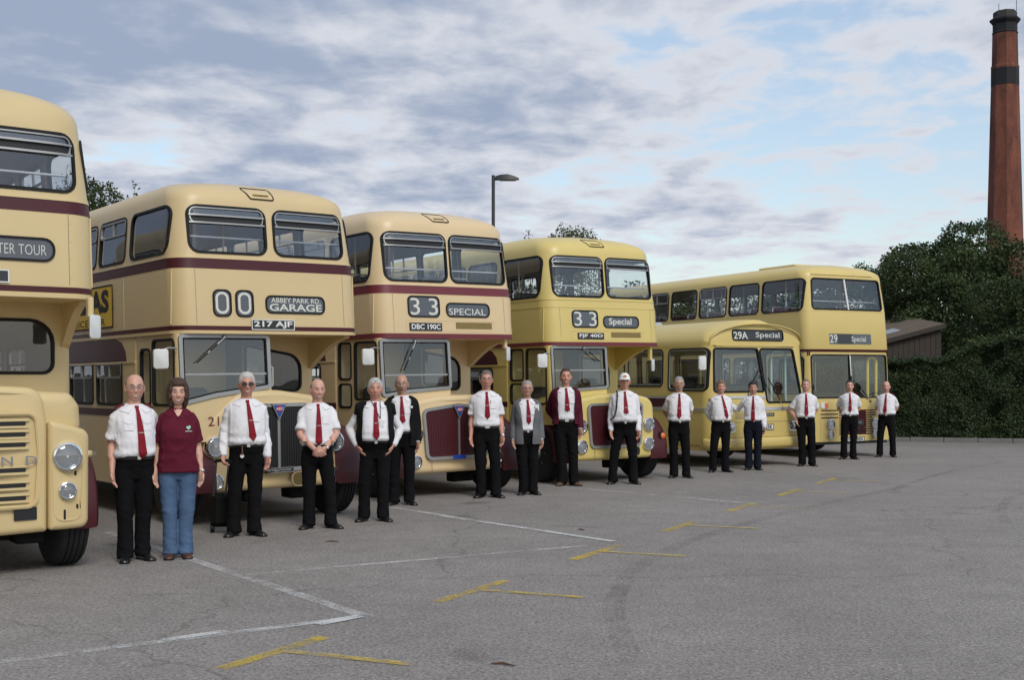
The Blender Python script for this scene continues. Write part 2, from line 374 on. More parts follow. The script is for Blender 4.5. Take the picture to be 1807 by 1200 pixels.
def line(name, a, b, wd, material, z=.004):
    a = Vector(a); b = Vector(b); n = (b - a).normalized(); p = Vector((-n.y, n.x)) * wd / 2; K = max(2, int((b - a).length / .4)); pts = []
    rnd = random.Random(name + str(a.x))
    L_ = [a + (b - a) * k / K + p * (1 + rnd.uniform(-.12, .12)) for k in range(K + 1)]; R_ = [a + (b - a) * k / K - p * (1 + rnd.uniform(-.12, .12)) for k in range(K + 1)]
    return tag(sheet(name, [tuple(q) for q in L_] + [tuple(q) for q in R_[::-1]], z, material), kind='structure')
def G(u, v):
    d = CAMZ * FPX / (v - HOR); return ((u - 903.5) / FPX * d, d)
line('bay_line', G(190, 940), G(648, 1090), .11, 'paint_white'); line('bay_line', G(655, 1087), G(-60, 1177), .10, 'paint_white')
line('bay_line', G(560, 1104), G(700 - 65, 1089), .10, 'paint_white_new', .008); line('bay_line', G(290, 1132), G(400, 1116), .09, 'paint_white_new', .008)
line('bay_line', G(428, 1016), G(1035, 964), .09, 'paint_white'); line('bay_line', G(690, 896), G(1083, 957), .10, 'paint_white')
line('bay_line', G(780, 912), G(1083, 957), .09, 'paint_white_new', .008); line('bay_line', G(955, 857), G(1312, 888), .09, 'paint_white')
line('bay_line', G(960, 915), G(1180, 905), .08, 'paint_white_faint'); line('bay_line', G(1560, 803), G(1640, 806), .1, 'paint_white_faint')
T0 = np.array([-1.44, 7.53]); DT = np.array([1.148, 2.243]); ST = np.array([.845, -.37]); BR = DT / np.linalg.norm(DT)
for k, (bl, bh, stl, yb, ys) in enumerate([(.30, .22, 1.0, 'paint_yellow', 'paint_yellow'), (.36, .26, 1.0, 'paint_yellow', 'paint_yellow'), (.38, .3, .95, 'paint_yellow', 'paint_yellow_faint'),
                                           (.42, .2, .95, 'paint_yellow', 'paint_yellow_faint'), (.5, .2, .95, 'paint_yellow', 'paint_yellow'), (.5, .3, .95, 'paint_yellow_faint', 'paint_yellow_faint'), (.6, .3, .95, 'paint_yellow_faint', 'paint_yellow_faint')]):
    J = T0 + DT * k
    line('bay_mark', tuple(J - BR * (bl + .25)), tuple(J + BR * (bh + .25)), .105, yb)
    line('bay_mark', tuple(J + ST * .04), tuple(J + ST * stl), .085, ys, .008)
def arc_mark(pts, wd):
    pts = [Vector(G(*p)) for p in pts]; P = []
    for i in range(len(pts) - 1):
        p0 = pts[max(0, i - 1)]; p1 = pts[i]; p2 = pts[i + 1]; p3 = pts[min(len(pts) - 1, i + 2)]
        for k in range(6):
            t = k / 6; P.append(.5 * ((2 * p1) + (p2 - p0) * t + (2 * p0 - 5 * p1 + 4 * p2 - p3) * t * t + (3 * p1 - p0 - 3 * p2 + p3) * t ** 3))
    P.append(pts[-1]); vs = []; fs = []
    for i, p in enumerate(P):
        t = (P[min(i + 1, len(P) - 1)] - P[max(i - 1, 0)]).normalized(); n = Vector((-t.y, t.x)) * wd / 2
        vs += [(*(p + n), .0035), (*(p - n), .0035)]
        if i: fs.append((2 * i - 2, 2 * i - 1, 2 * i + 1, 2 * i))
    me = bpy.data.meshes.new('tyre_mark'); me.from_pydata(vs, [], fs); fix(me, 0)
    tag(link('tyre_mark', me, 'tyre_mark'), kind='structure')
arc_mark([(1118, 1170), (1095, 1120), (1084, 1075), (1095, 1040), (1130, 1000), (1220, 955), (1390, 905), (1600, 858)], .16)
arc_mark([(1775, 925), (1768, 905), (1772, 888), (1790, 876), (1830, 866)], .13)
arc_mark([(1575, 872), (1600, 855), (1680, 832), (1770, 815)], .14)
arc_mark([(440, 960), (560, 940), (640, 928), (760, 922), (900, 925), (1060, 932)], .12)

# kerb: single stones
kdir = (KB - KA).normalized(); kn = Vector((-kdir.y, kdir.x)); kl = (KB - KA).length
mat('kerb_stone', (.17, .165, .155), .9, noise_amt=.25, noise_scale=6, bump=.3, bump_scale=30)
kerb = tag(empty('kerb', (KA.x, KA.y, 0), math.atan2(kdir.y, kdir.x)), kind='structure')
mb = MB(); mb.box(0, .905, 0, .15, -.05, .13, .014); kme = mb.mesh('kerb_stone')
for k in range(int(kl / .915)):
    o = link('kerb_stone', kme, 'kerb_stone', kerb); o.location = (k * .915, random.uniform(-.006, .006), random.uniform(-.006, .004)); o.rotation_euler = (0, 0, random.uniform(-.004, .004))
verge = sheet('verge', [tuple(KA + kn * .148), tuple(KB + kn * .148), (60, 22), (60, 75), (0, 80), (4, 38)], .09, 'soil'); tag(verge, kind='structure')

def leaf_mat(name, c1, c2, trans=.25):
    ma = bpy.data.materials.new(name); ma.use_nodes = True; MATS[name] = ma; nt = ma.node_tree; N = nt.nodes; L = nt.links; b = N['Principled BSDF']
    at = N.new('ShaderNodeAttribute'); at.attribute_name = 'tone'; mx = N.new('ShaderNodeMix'); mx.data_type = 'RGBA'; L.new(at.outputs['Fac'], mx.inputs[0])
    mx.inputs[6].default_value = (*c1, 1); mx.inputs[7].default_value = (*c2, 1); L.new(mx.outputs[2], b.inputs['Base Color'])
    b.inputs['Roughness'].default_value = .55; b.inputs['Specular IOR Level'].default_value = .35
    tl = N.new('ShaderNodeBsdfTranslucent'); L.new(mx.outputs[2], tl.inputs[0]); ms = N.new('ShaderNodeMixShader'); ms.inputs[0].default_value = trans
    L.new(b.outputs[0], ms.inputs[1]); L.new(tl.outputs[0], ms.inputs[2]); L.new(ms.outputs[0], N['Material Output'].inputs[0])
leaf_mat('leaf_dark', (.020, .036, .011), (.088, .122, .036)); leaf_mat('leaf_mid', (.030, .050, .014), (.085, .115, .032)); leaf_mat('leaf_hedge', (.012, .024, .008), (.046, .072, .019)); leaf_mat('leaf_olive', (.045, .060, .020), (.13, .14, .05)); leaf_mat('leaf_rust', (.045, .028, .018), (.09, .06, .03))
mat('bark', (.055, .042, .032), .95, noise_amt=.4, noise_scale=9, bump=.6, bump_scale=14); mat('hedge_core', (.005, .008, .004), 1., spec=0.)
def leaves(name, C, size, material, parent, nrm=None, flat=.0, rs=None):
    """one mesh of pointed four-sided leaves at the points C (n,3)"""
    rs = rs or np.random.RandomState(len(C)); n = len(C); d = rs.normal(size=(n, 3)); 
    if nrm is not None: d = d * (1 - flat) + nrm * flat * 1.6
    d /= np.linalg.norm(d, axis=1)[:, None]; u = np.cross(d, rs.normal(size=(n, 3))); u /= np.linalg.norm(u, axis=1)[:, None] + 1e-9; v = np.cross(d, u)
    s = size * rs.uniform(.6, 1.35, n)[:, None]
    P = np.stack([C - u * s * .5, C + v * s * .26 + d * s * .06 - u * s * .05, C + u * s * .5, C - v * s * .26 + d * s * .06 - u * s * .05], 1).reshape(-1, 3)
    me = bpy.data.meshes.new(name); me.vertices.add(4 * n); me.vertices.foreach_set('co', P.astype(np.float32).ravel()); me.loops.add(4 * n); me.loops.foreach_set('vertex_index', np.arange(4 * n, dtype=np.int32))
    me.polygons.add(n); me.polygons.foreach_set('loop_start', np.arange(0, 4 * n, 4, dtype=np.int32)); me.update(calc_edges=True)
    lump = np.array([noise.noise(Vector(c) * .9) for c in C]); tone = np.clip(.45 + .5 * lump + rs.normal(0, .22, n), 0, 1)
    a = me.attributes.new('tone', 'FLOAT', 'POINT'); a.data.foreach_set('value', np.repeat(tone, 4).astype(np.float32))
    return link(name, me, material, parent)
def crown_points(blobs, n, rs, rough=.24):
    vol = np.array([b[3] * b[4] * b[5] for b in blobs]) ** (2 / 3); cnt = (n * vol / vol.sum()).astype(int); out = []
    for b, k in zip(blobs, cnt):
        d = rs.normal(size=(k, 3)); d /= np.linalg.norm(d, axis=1)[:, None]
        r = rs.uniform(.45, 1, k) ** .45
        lump = np.array([noise.noise(Vector((q[0] * 2.1 + b[0], q[1] * 2.1 + b[1], q[2] * 2.1 + b[2]))) for q in d]); fine = np.array([noise.noise(Vector((q[0] * 6 + b[1], q[1] * 6, q[2] * 6 + b[0]))) for q in d])
        r = r * (1 + rough * lump * 1.3 + rough * .7 * fine)
        keep = (fine > -.55); out.append((np.array(b[:3]) + d * r[:, None] * np.array(b[3:6]))[keep])
    return np.concatenate(out)
def tree(name, label, loc, h, spread, nleaf, lsize, lm, seed, cat='tree', group=None, top_sparse=False, trunk=.16, low=.3, nb=11):
    rs = np.random.RandomState(seed); rt = empty(name, (*loc, 0)); tag(rt, label, cat, group)
    mb = MB(); tp = [(0, 0, -.05), (rs.normal(0, .08), rs.normal(0, .08), h * .25), (rs.normal(0, .18), rs.normal(0, .18), h * .5), (rs.normal(0, .25), rs.normal(0, .25), h * .82)]
    mb.tube(tp, [trunk, trunk * .8, trunk * .55, trunk * .12], 9); blobs = []
    for k in range(nb):
        a = k * 2.4 + rs.uniform(0, .8); zz = h * (low + (.93 - low) * (k + .5) / nb); q = (zz / h - low) / (1 - low); rr = spread * (.25 + .75 * math.sin(math.pi * min(1, max(.12, q * .85 + .12)))) * rs.uniform(.55, .8)
        e = np.array([math.cos(a) * rr, math.sin(a) * rr, zz]); b0 = np.array(tp[1]) * .4 + np.array(tp[2]) * .6; b0[2] = max(h * .12, zz - rr * rs.uniform(.6, 1.1)); b0[2] = min(b0[2], h * .75)
        md = (b0 + e) / 2 + rs.normal(0, .12, 3); mb.tube([tuple(b0), tuple(md), tuple(e)], [trunk * .42, trunk * .25, trunk * .06], 6)
        s = spread * rs.uniform(.36, .52); blobs.append((*e, s, s, s * rs.uniform(.7, .95)))
        for j in range(4):
            f = e + rs.normal(0, s * .55, 3); mb.tube([tuple(md), tuple((md + f) / 2 + rs.normal(0, .06, 3)), tuple(f)], [trunk * .14, trunk * .09, trunk * .03], 5)
    blobs.append((tp[3][0], tp[3][1], h * .86, spread * .42, spread * .42, h * .14))
    C = crown_points(blobs, nleaf, rs)
    if top_sparse:                                       # thin upright shoots rising out of the crown
        for k in range(34):
            bx, by = rs.normal(0, spread * .5, 2); z0 = h * rs.uniform(.72, .86); L_ = h * rs.uniform(.06, .16)
            tipv = np.array([rs.normal(0, .12), rs.normal(0, .12), L_]); mb.tube([(bx, by, z0 - .5), (bx, by, z0), tuple(np.array([bx, by, z0]) + tipv)], [.018, .012, .004], 5); t = np.sort(rs.uniform(0, 1, 40))[:, None]; C = np.concatenate([C, np.array([bx, by, z0]) + t * tipv + rs.normal(0, .085, (40, 3))])
    mb.build('trunk', 'bark', rt)
    C = C[C[:, 2] > .25]
    o = leaves('crown', C, lsize, lm, rt, rs=rs); o['kind'] = 'stuff'
    return rt
# the clipped hedge behind the kerb
def hedge():
    rt = empty('hedge', (KA.x, KA.y, .05), math.atan2(kdir.y, kdir.x)); tag(rt, 'tall dark green clipped hedge growing behind the kerb', 'hedge'); rs = np.random.RandomState(5)
    Lh = kl + 4; x0 = -2.0; y0 = .42; top = lambda x: float(np.interp(x, [0, 3.2, 4.6, 5.5, 6.3, 8, 30], [2.2, 2.28, 2.40, 2.62, 2.92, 3.0, 3.1])) + .05 * math.sin(x * 2.3 + 1) + .04 * math.sin(x * 5.1)
    mb = MB(); xs = np.linspace(x0, x0 + Lh, 40)
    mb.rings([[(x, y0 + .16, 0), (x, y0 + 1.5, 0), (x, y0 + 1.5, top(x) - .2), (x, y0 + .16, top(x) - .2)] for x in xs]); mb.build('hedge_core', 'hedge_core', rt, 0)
    n = 95000; X = rs.uniform(x0, x0 + Lh, n); X = np.where(rs.rand(n) < .62, rs.uniform(2.4, 8.6, n), X); Z = rs.uniform(0, 1, n); T = np.array([top(x) for x in X]); Z = Z * T
    lump = np.array([noise.noise(Vector((x * 1.1, z * 1.3, 3))) + .5 * noise.noise(Vector((x * 3.1, z * 3.3, 9))) for x, z in zip(X, Z)])
    Y = y0 + .10 - lump * .17 + rs.uniform(-.05, .10, n) + .06 * (Z / 3)
    C = np.stack([X, Y, Z], 1); N1 = np.tile([0, -1.0, .35], (n, 1))
    n2 = 16000; X2 = rs.uniform(x0, x0 + Lh, n2); X2 = np.where(rs.rand(n2) < .6, rs.uniform(2.4, 8.6, n2), X2); Y2 = rs.uniform(y0 - .05, y0 + 1.5, n2)
    Z2 = np.array([top(x) for x in X2]) + .10 * np.array([noise.noise(Vector((x * 2.2, y * 2, 1))) for x, y in zip(X2, Y2)]) + np.abs(rs.normal(0, .07, n2)) - .08
    C = np.concatenate([C, np.stack([X2, Y2, Z2], 1)]); N1 = np.concatenate([N1, np.tile([0, -.3, 1.0], (n2, 1))])
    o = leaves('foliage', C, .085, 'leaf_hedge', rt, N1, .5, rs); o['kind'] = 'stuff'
    # pale shoots standing out of the top
    S = []
    for k in range(150):
        x = rs.uniform(4.8, 13); b0 = np.array([x, y0 + rs.uniform(-.02, .9), top(x) - .05]); Ls = rs.uniform(.12, .38); t = rs.uniform(0, 1, 12)[:, None]
        S.append(b0 + t * np.array([rs.normal(0, .07), rs.normal(0, .05), Ls]) + rs.normal(0, .03, (12, 3)))
    o = leaves('shoots', np.concatenate(S), .10, 'leaf_mid', rt, rs=rs); o['kind'] = 'stuff'
hedge()
# brown shed behind the hedge
mat('shed_brown', (.062, .051, .042), .8, spec=.2, noise_amt=.2, noise_scale=3); mat('shed_roof', (.15, .118, .088), 1., spec=.1, noise_amt=.2, noise_scale=2); mat('skylight', (.42, .46, .48), .35)
def shed():
    P0 = Vector((11.2, 41.0)); P1 = Vector((14.30, 40.6)); dr = (P1 - P0); L_ = dr.length; rt = empty('shed', (P0.x, P0.y, .05), math.atan2(dr.y, dr.x)); tag(rt, 'brown metal clad shed with a sloping roof behind the hedge', 'shed')
    zt = lambda x: 2.66 + .84 * x / L_; n = int(L_ / .17)
    for k in range(n):                                     # upright cladding strips of the gable wall
        a = k * L_ / n; b = a + L_ / n * .94; mb = MB()
        mb.add([(a, -.04, 0), (b, -.04, 0), (b, -.04, zt(b)), (a, -.04, zt(a)), (a, .0, 0), (b, .0, 0), (b, .0, zt(b)), (a, .0, zt(a))], [(0, 1, 2, 3), (0, 3, 7, 4), (1, 5, 6, 2), (3, 2, 6, 7), (0, 4, 5, 1), (4, 7, 6, 5)])
        mb.build('cladding_strip', 'shed_brown', rt, 0)
    mb = MB(); mb.add([(0, .0, 0), (L_, .0, 0), (L_, 9, 0), (0, 9, 0), (0, .0, zt(0)), (L_, .0, zt(L_)), (L_, 9, zt(L_) + .80), (0, 9, zt(0) + .80)], [(0, 1, 5, 4), (1, 2, 6, 5), (2, 3, 7, 6), (3, 0, 4, 7), (0, 3, 2, 1), (4, 5, 6, 7)]); mb.build('wall', 'shed_brown', rt, 0)
    rf = MB(); q = lambda x, y, d: (x, y, 2.66 + .84 * x / L_ + .80 * y / 9 + d)
    rf.rings([[q(-.15, -.18, .02), q(-.15, 9.1, .02), q(-.15, 9.1, .12), q(-.15, -.18, .12)], [q(L_ + .1, -.18, .02), q(L_ + .1, 9.1, .02), q(L_ + .1, 9.1, .12), q(L_ + .1, -.18, .12)]]); ro = rf.build('roof', 'shed_roof', rt, 0)
    s = MB(); s.rings([[q(1.0, 1.6, .122), q(1.0, 3.0, .122), q(1.0, 3.0, .135), q(1.0, 1.6, .135)], [q(2.1, 1.6, .122), q(2.1, 3.0, .122), q(2.1, 3.0, .135), q(2.1, 1.6, .135)]]); s.build('skylight', 'skylight', ro, 0)
    f = MB(); f.rings([[q(-.17, -.215, -.02), q(-.17, -.182, -.02), q(-.17, -.182, .13), q(-.17, -.215, .13)], [q(L_ + .12, -.215, -.02), q(L_ + .12, -.182, -.02), q(L_ + .12, -.182, .13), q(L_ + .12, -.215, .13)]]); f.build('fascia', 'shed_brown', ro, 0)
shed()
# brick chimney
def chimney():
    ma = bpy.data.materials.new('chimney_brick'); ma.use_nodes = True; MATS['chimney_brick'] = ma; nt = ma.node_tree; N = nt.nodes; L = nt.links; b = N['Principled BSDF']
    tc = N.new('ShaderNodeTexCoord'); sp = N.new('ShaderNodeSeparateXYZ'); L.new(tc.outputs['Object'], sp.inputs[0])
    at = N.new('ShaderNodeMath'); at.operation = 'ARCTAN2'; L.new(sp.outputs[1], at.inputs[0]); L.new(sp.outputs[0], at.inputs[1]); am = N.new('ShaderNodeMath'); am.operation = 'MULTIPLY'; L.new(at.outputs[0], am.inputs[0]); am.inputs[1].default_value = 2.0
    cb = N.new('ShaderNodeCombineXYZ'); L.new(am.outputs[0], cb.inputs[0]); L.new(sp.outputs[2], cb.inputs[1])
    bk = N.new('ShaderNodeTexBrick'); L.new(cb.outputs[0], bk.inputs['Vector']); bk.inputs['Scale'].default_value = 3.2; bk.inputs['Color1'].default_value = (.25, .078, .044, 1); bk.inputs['Color2'].default_value = (.155, .052, .034, 1); bk.inputs['Mortar'].default_value = (.15, .09, .065, 1); bk.inputs['Mortar Size'].default_value = .02
    t = N.new('ShaderNodeTexNoise'); t.inputs['Scale'].default_value = .55; t.inputs['Detail'].default_value = 8; t.inputs['Roughness'].default_value = .7
    mp = N.new('ShaderNodeMapping'); mp.inputs['Scale'].default_value = (1.2, 1.2, .35); L.new(tc.outputs['Object'], mp.inputs[0]); L.new(mp.outputs[0], t.inputs['Vector'])
    rp = N.new('ShaderNodeValToRGB'); L.new(t.outputs['Fac'], rp.inputs[0]); rp.color_ramp.elements[0].position = .36; rp.color_ramp.elements[0].color = (.42, .40, .42, 1); rp.color_ramp.elements[1].position = .62; rp.color_ramp.elements[1].color = (1.15, 1.05, 1, 1)
    mx = N.new('ShaderNodeMix'); mx.data_type = 'RGBA'; mx.blend_type = 'MULTIPLY'; mx.inputs[0].default_value = 1; L.new(bk.outputs[0], mx.inputs[6]); L.new(rp.outputs[0], mx.inputs[7]); L.new(mx.outputs[2], b.inputs['Base Color']); b.inputs['Roughness'].default_value = .9
    mat('chimney_black', (.016, .016, .018), .85, noise_amt=.3, noise_scale=3); mat('chimney_cap', (.055, .052, .05), .9, noise_amt=.3, noise_scale=2)
    D = 128.0; X = (1773.5 - 903.5) / FPX * D; Z = lambda v: CAMZ + (HOR - v) / FPX * D; px = D / FPX
    rt = empty('chimney', (X, D, 0)); tag(rt, 'tall octagonal red brick chimney with black bands and a corniced top', 'chimney')
    def oct_(r, z): return [(r * math.cos(math.pi / 8 + k * math.pi / 4 + .12), r * math.sin(math.pi / 8 + k * math.pi / 4 + .12), z) for k in range(8)]
    def ob(name, prof, m_): mb = MB(); mb.rings([oct_(r * px, z) for r, z in prof]); mb.build(name, m_, rt, 20)
    ob('shaft', [(37, -.1), (30.0, Z(410)), (23.4, Z(152))], 'chimney_brick'); ob('lower_band', [(23.6, Z(152)), (23.4, Z(122))], 'chimney_black')
    ob('upper_shaft', [(22.3, Z(122)), (21.0, Z(59))], 'chimney_brick'); ob('string_course', [(23.2, Z(122)), (23.8, Z(118.5)), (23.2, Z(116))], 'chimney_brick')
    ob('upper_band', [(20.6, Z(59)), (20.6, Z(43))], 'chimney_black'); ob('neck_moulding', [(21.2, Z(60)), (22, Z(58)), (21.2, Z(56.5))], 'chimney_black')
    ob('cornice', [(20.6, Z(43)), (25.5, Z(37)), (25.8, Z(34)), (21.5, Z(31))], 'chimney_black'); ob('cap', [(20, Z(31)), (20, Z(22)), (18.5, Z(20))], 'chimney_cap')
    mb = MB(); mb.tube([(-.85, -.5, Z(21)), (-.85, -.5, Z(8))], .03, 5); mb.build('lightning_rod', 'black', rt); mb = MB(); mb.tube([(1.0, -.5, Z(21)), (1.0, -.5, Z(1))], .03, 5); mb.build('lightning_rod', 'black', rt)
chimney()
# trees: the dark mass on the right, the thin row behind the buses
tr = 'trees standing beyond the car park'
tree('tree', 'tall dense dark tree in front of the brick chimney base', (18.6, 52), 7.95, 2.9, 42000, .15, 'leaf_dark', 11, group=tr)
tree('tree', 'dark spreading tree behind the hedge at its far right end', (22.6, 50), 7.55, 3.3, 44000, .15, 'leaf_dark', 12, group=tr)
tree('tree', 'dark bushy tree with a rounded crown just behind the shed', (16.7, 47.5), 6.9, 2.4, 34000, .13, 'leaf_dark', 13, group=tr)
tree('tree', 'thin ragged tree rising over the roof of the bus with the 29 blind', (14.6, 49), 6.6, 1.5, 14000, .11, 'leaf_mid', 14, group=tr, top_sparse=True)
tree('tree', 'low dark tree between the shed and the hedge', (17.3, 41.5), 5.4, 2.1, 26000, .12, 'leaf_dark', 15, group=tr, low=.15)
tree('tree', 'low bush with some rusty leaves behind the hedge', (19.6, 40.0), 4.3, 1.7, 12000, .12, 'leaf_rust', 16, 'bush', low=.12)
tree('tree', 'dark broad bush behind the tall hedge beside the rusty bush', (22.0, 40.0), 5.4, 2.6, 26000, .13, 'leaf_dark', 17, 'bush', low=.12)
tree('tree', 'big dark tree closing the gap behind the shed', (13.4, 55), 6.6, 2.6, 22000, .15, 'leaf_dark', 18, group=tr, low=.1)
tree('tree', 'leafy tree showing above the roof of the bus advertising cameras', (-11.75, 33.5), 7.35, 1.25, 11000, .10, 'leaf_mid', 21, group='trees behind the row of buses', top_sparse=True)
tree('tree', 'slender tree with a few sprigs above the bus with the GARAGE blind', (-4.4, 36), 6.35, .9, 4600, .09, 'leaf_olive', 22, group='trees behind the row of buses', top_sparse=True)
tree('tree', 'loose olive green tree with upright shoots beside the lamp column', (1.55, 38.5), 6.65, 1.7, 13000, .09, 'leaf_olive', 23, group='trees behind the row of buses', top_sparse=True)
tree('tree', 'small tree with sprigs just left of the lamp column', (-.25, 40), 6.35, .8, 6000, .09, 'leaf_mid', 24, group='trees behind the row of buses', top_sparse=True)
tree('tree', 'low tree seen through the upper windows of the bus with the 29 blind', (6.4, 45), 5.05, 2.0, 16000, .12, 'leaf_mid', 25, group='trees behind the row of buses')
tree('tree', 'rounded tree seen through the front upper window of the 29 bus', (9.8, 46), 5.0, 2.1, 16000, .12, 'leaf_dark', 26, group='trees behind the row of buses')
tree('tree', 'low tree seen through the upper front windows of the yellow 33 bus', (3.9, 42), 4.9, 1.9, 16000, .12, 'leaf_dark', 27, group='trees behind the row of buses')
# lamp column
def lamp():
    D = 36.0; X = (870.5 - 903.5) / FPX * D; Z = lambda v: CAMZ + (HOR - v) / FPX * D; rt = empty('street_lamp', (X, D, 0)); tag(rt, 'dark steel lamp column with a flat lantern standing behind the buses', 'street lamp')
    mat('lamp_steel', (.035, .036, .038), .5, noise_amt=.2); mat('lamp_lens', (.3, .3, .28), .3)
    mb = MB(); mb.tube([(0, 0, -.02), (0, 0, 1.3)], .085, 12); mb.build('base_sleeve', 'lamp_steel', rt); mb = MB(); mb.tube([(0, 0, 1.28), (0, 0, Z(309))], .052, 12); mb.build('column', 'lamp_steel', rt)
    mb = MB(); mb.box(-.05, .16, -.035, .035, Z(318), Z(312), .01); mb.build('bracket', 'lamp_steel', rt)
    h = MB(); za = Z(314)
    h.rings([[(x, -wd, za + a), (x, wd, za + a), (x, wd * .8, za + b), (x, -wd * .8, za + b)] for x, wd, a, b in ((.06, .07, -.04, .05), (.2, .14, -.055, .085), (.42, .16, -.06, .10), (.62, .13, -.055, .05), (.76, .08, -.045, -.01))]); lo = h.build('lantern', 'lamp_steel', rt, 20)
    l = MB(); l.box(.2, .66, -.11, .11, za - .075, za - .058, .006); l.build('lens', 'lamp_lens', lo)
lamp()
# twigs lying on the asphalt
mat('twig', (.10, .05, .03), .9)
for k, (u0, v0, u1, v1, lb) in enumerate([(866, 1174, 908, 1178, 'brown twig lying on the asphalt below the yellow marks'), (574, 957, 598, 958, 'thin brown twig on the asphalt in front of the man with clasped hands'), (1020, 936, 1030, 937, 'tiny twig on the asphalt beside the white bay line end')]):
    a = G(u0, v0); b = G(u1, v1); mb = MB(); m_ = ((a[0] + b[0]) / 2, (a[1] + b[1]) / 2 + .03)
    mb.tube([(*a, .008), (*m_, .011), (*b, .008)], [.005, .008, .004], 6); mb.tube([(*m_, .010), (m_[0] + .05, m_[1] - .04, .012)], [.004, .002], 5); tag(mb.build('twig', 'twig'), lb, 'twig')
# ---------------------------------------------------------------- buses
def outline(hw, yf, yb, rf, rr, bow, off=0.):
    hw += off; yf -= off; yb += off; rf = max(.02, rf + off); rr = max(.02, rr + off); P = []
    for i in range(13): P.append((-(hw - rf) + 2 * (hw - rf) * i / 12, yf))
    arc = lambda cx, cy, r, a0, a1, n, skip: [(cx + r * math.cos(R(a0 + (a1 - a0) * k / n)), cy + r * math.sin(R(a0 + (a1 - a0) * k / n))) for k in range(skip, n + 1)]
    P += arc(hw - rf, yf + rf, rf, -90, 0, 9, 1); P += arc(hw - rr, yb - rr, rr, 0, 90, 5, 0); P += arc(-(hw - rr), yb - rr, rr, 90, 180, 5, 0); P += arc(-(hw - rf), yf + rf, rf, 180, 270, 9, 0)[:-1]
    return [(x, y + bow * (x / hw) ** 2 * max(0, 1 - (y - yf) / .8)) for x, y in P]
class Body:
    """side and front surfaces of a coach body given as sections (z, half width, front y, back y, front radius, rear radius, bow)"""
    def __init__(s, sec): s.sec = sec; s.z = np.array([q[0] for q in sec]); s.A = np.array([q[1:7] for q in sec])
    def at(s, z): return [float(np.interp(z, s.z, s.A[:, k])) for k in range(6)]
    def yfront(s, x, z):
        hw, yf, yb, rf, rr, bow = s.at(z); e = max(0, abs(x) - (hw - rf)); e = min(e, rf * .985); y0 = rf - math.sqrt(rf * rf - e * e); return yf + y0 + bow * (x / hw) ** 2 * max(0, 1 - y0 / .8)
    def F(s, a, z, d): return (a, s.yfront(a, z) - d, z)
    def xside(s, y, z):
        hw, yf, yb, rf, rr, bow = s.at(z); e = min(max(0, yf + rf - y), rf * .985); return hw - (rf - math.sqrt(rf * rf - e * e))
    def L(s, a, z, d): return (-s.xside(a, z) - d, a, z)
    def Rt(s, a, z, d): return (s.xside(a, z) + d, a, z)
    def Bk(s, a, z, d): return (a, s.at(z)[2] + d, z)
    def strip(s, z0, z1, off=.005, y1=None, x0=None):
        mb = MB(); rs = []
        for z, o in ((z0, -.01), (z0, off), (z1, off), (z1, -.01)): rs.append([(x, y, z) for x, y in outline(*s.at(z), off=o)])
        return mb.rings(rs, False)
    def shell(s, name, parent, mats, cut, thk=.05):
        out = [[(x, y, q[0]) for x, y in outline(*q[1:7])] for q in s.sec]; inn = []; zt = s.sec[-1][0]; z0 = s.sec[0][0]
        for i, q in enumerate(s.sec):
            f = 1.0 if q[7] else 0.0
            zz = z0 + thk if i == 0 else (q[0] - thk * f); inn.append([(x, y, max(zz, z0 + thk)) for x, y in outline(*q[1:7], off=-thk)])
        keep = [0]
        for i in range(1, len(inn)):
            if inn[i][0][2] > inn[keep[-1]][0][2] + .004: keep.append(i)
        inn = [inn[i] for i in keep]
        a = MB(); a.rings(out, True, 0); n = len(a.f); b = MB(); b.rings(inn, True, 1); b.f = [tuple(reversed(f)) for f in b.f]; a.add(b.v, b.f, 1)
        me = bpy.data.meshes.new(name); me.from_pydata(a.v, [], a.f); me.polygons.foreach_set('material_index', np.array(a.m, dtype=np.int32)); fix(me, 32, False)
        o = link(name, me, mats, parent)
        if cut and cut.v: bool_cut(o, cut)
        return o
def roofed(low, z0, zt, a, yf0, yb, rf, rr, bow, n=2.7, fy=1.5, by=1.2, end=.32):
    """sections: straight walls 'low' then a superelliptic roof"""
    sec = [(*q, 0) for q in low]; K = 12
    for k in range(1, K + 1):
        ph = (math.pi / 2) * k / (K + .6); x = a * math.cos(ph) ** (2 / n); z = z0 + (zt - z0) * math.sin(ph) ** (2 / n)
        if x < end * a: break
        d = a - x; sec.append((z, x, yf0 + fy * d, yb - by * d, min(rf + d * .9, x * .9), min(rr + d * .8, x * .9), bow, 1))
    return sec
def cutp(cut, F, poly, r, d0=.06, d1=-.09): plate(cut, F, poly, r, d1, d0, n=4, solid=True)
def subd(poly_pts): return poly_pts
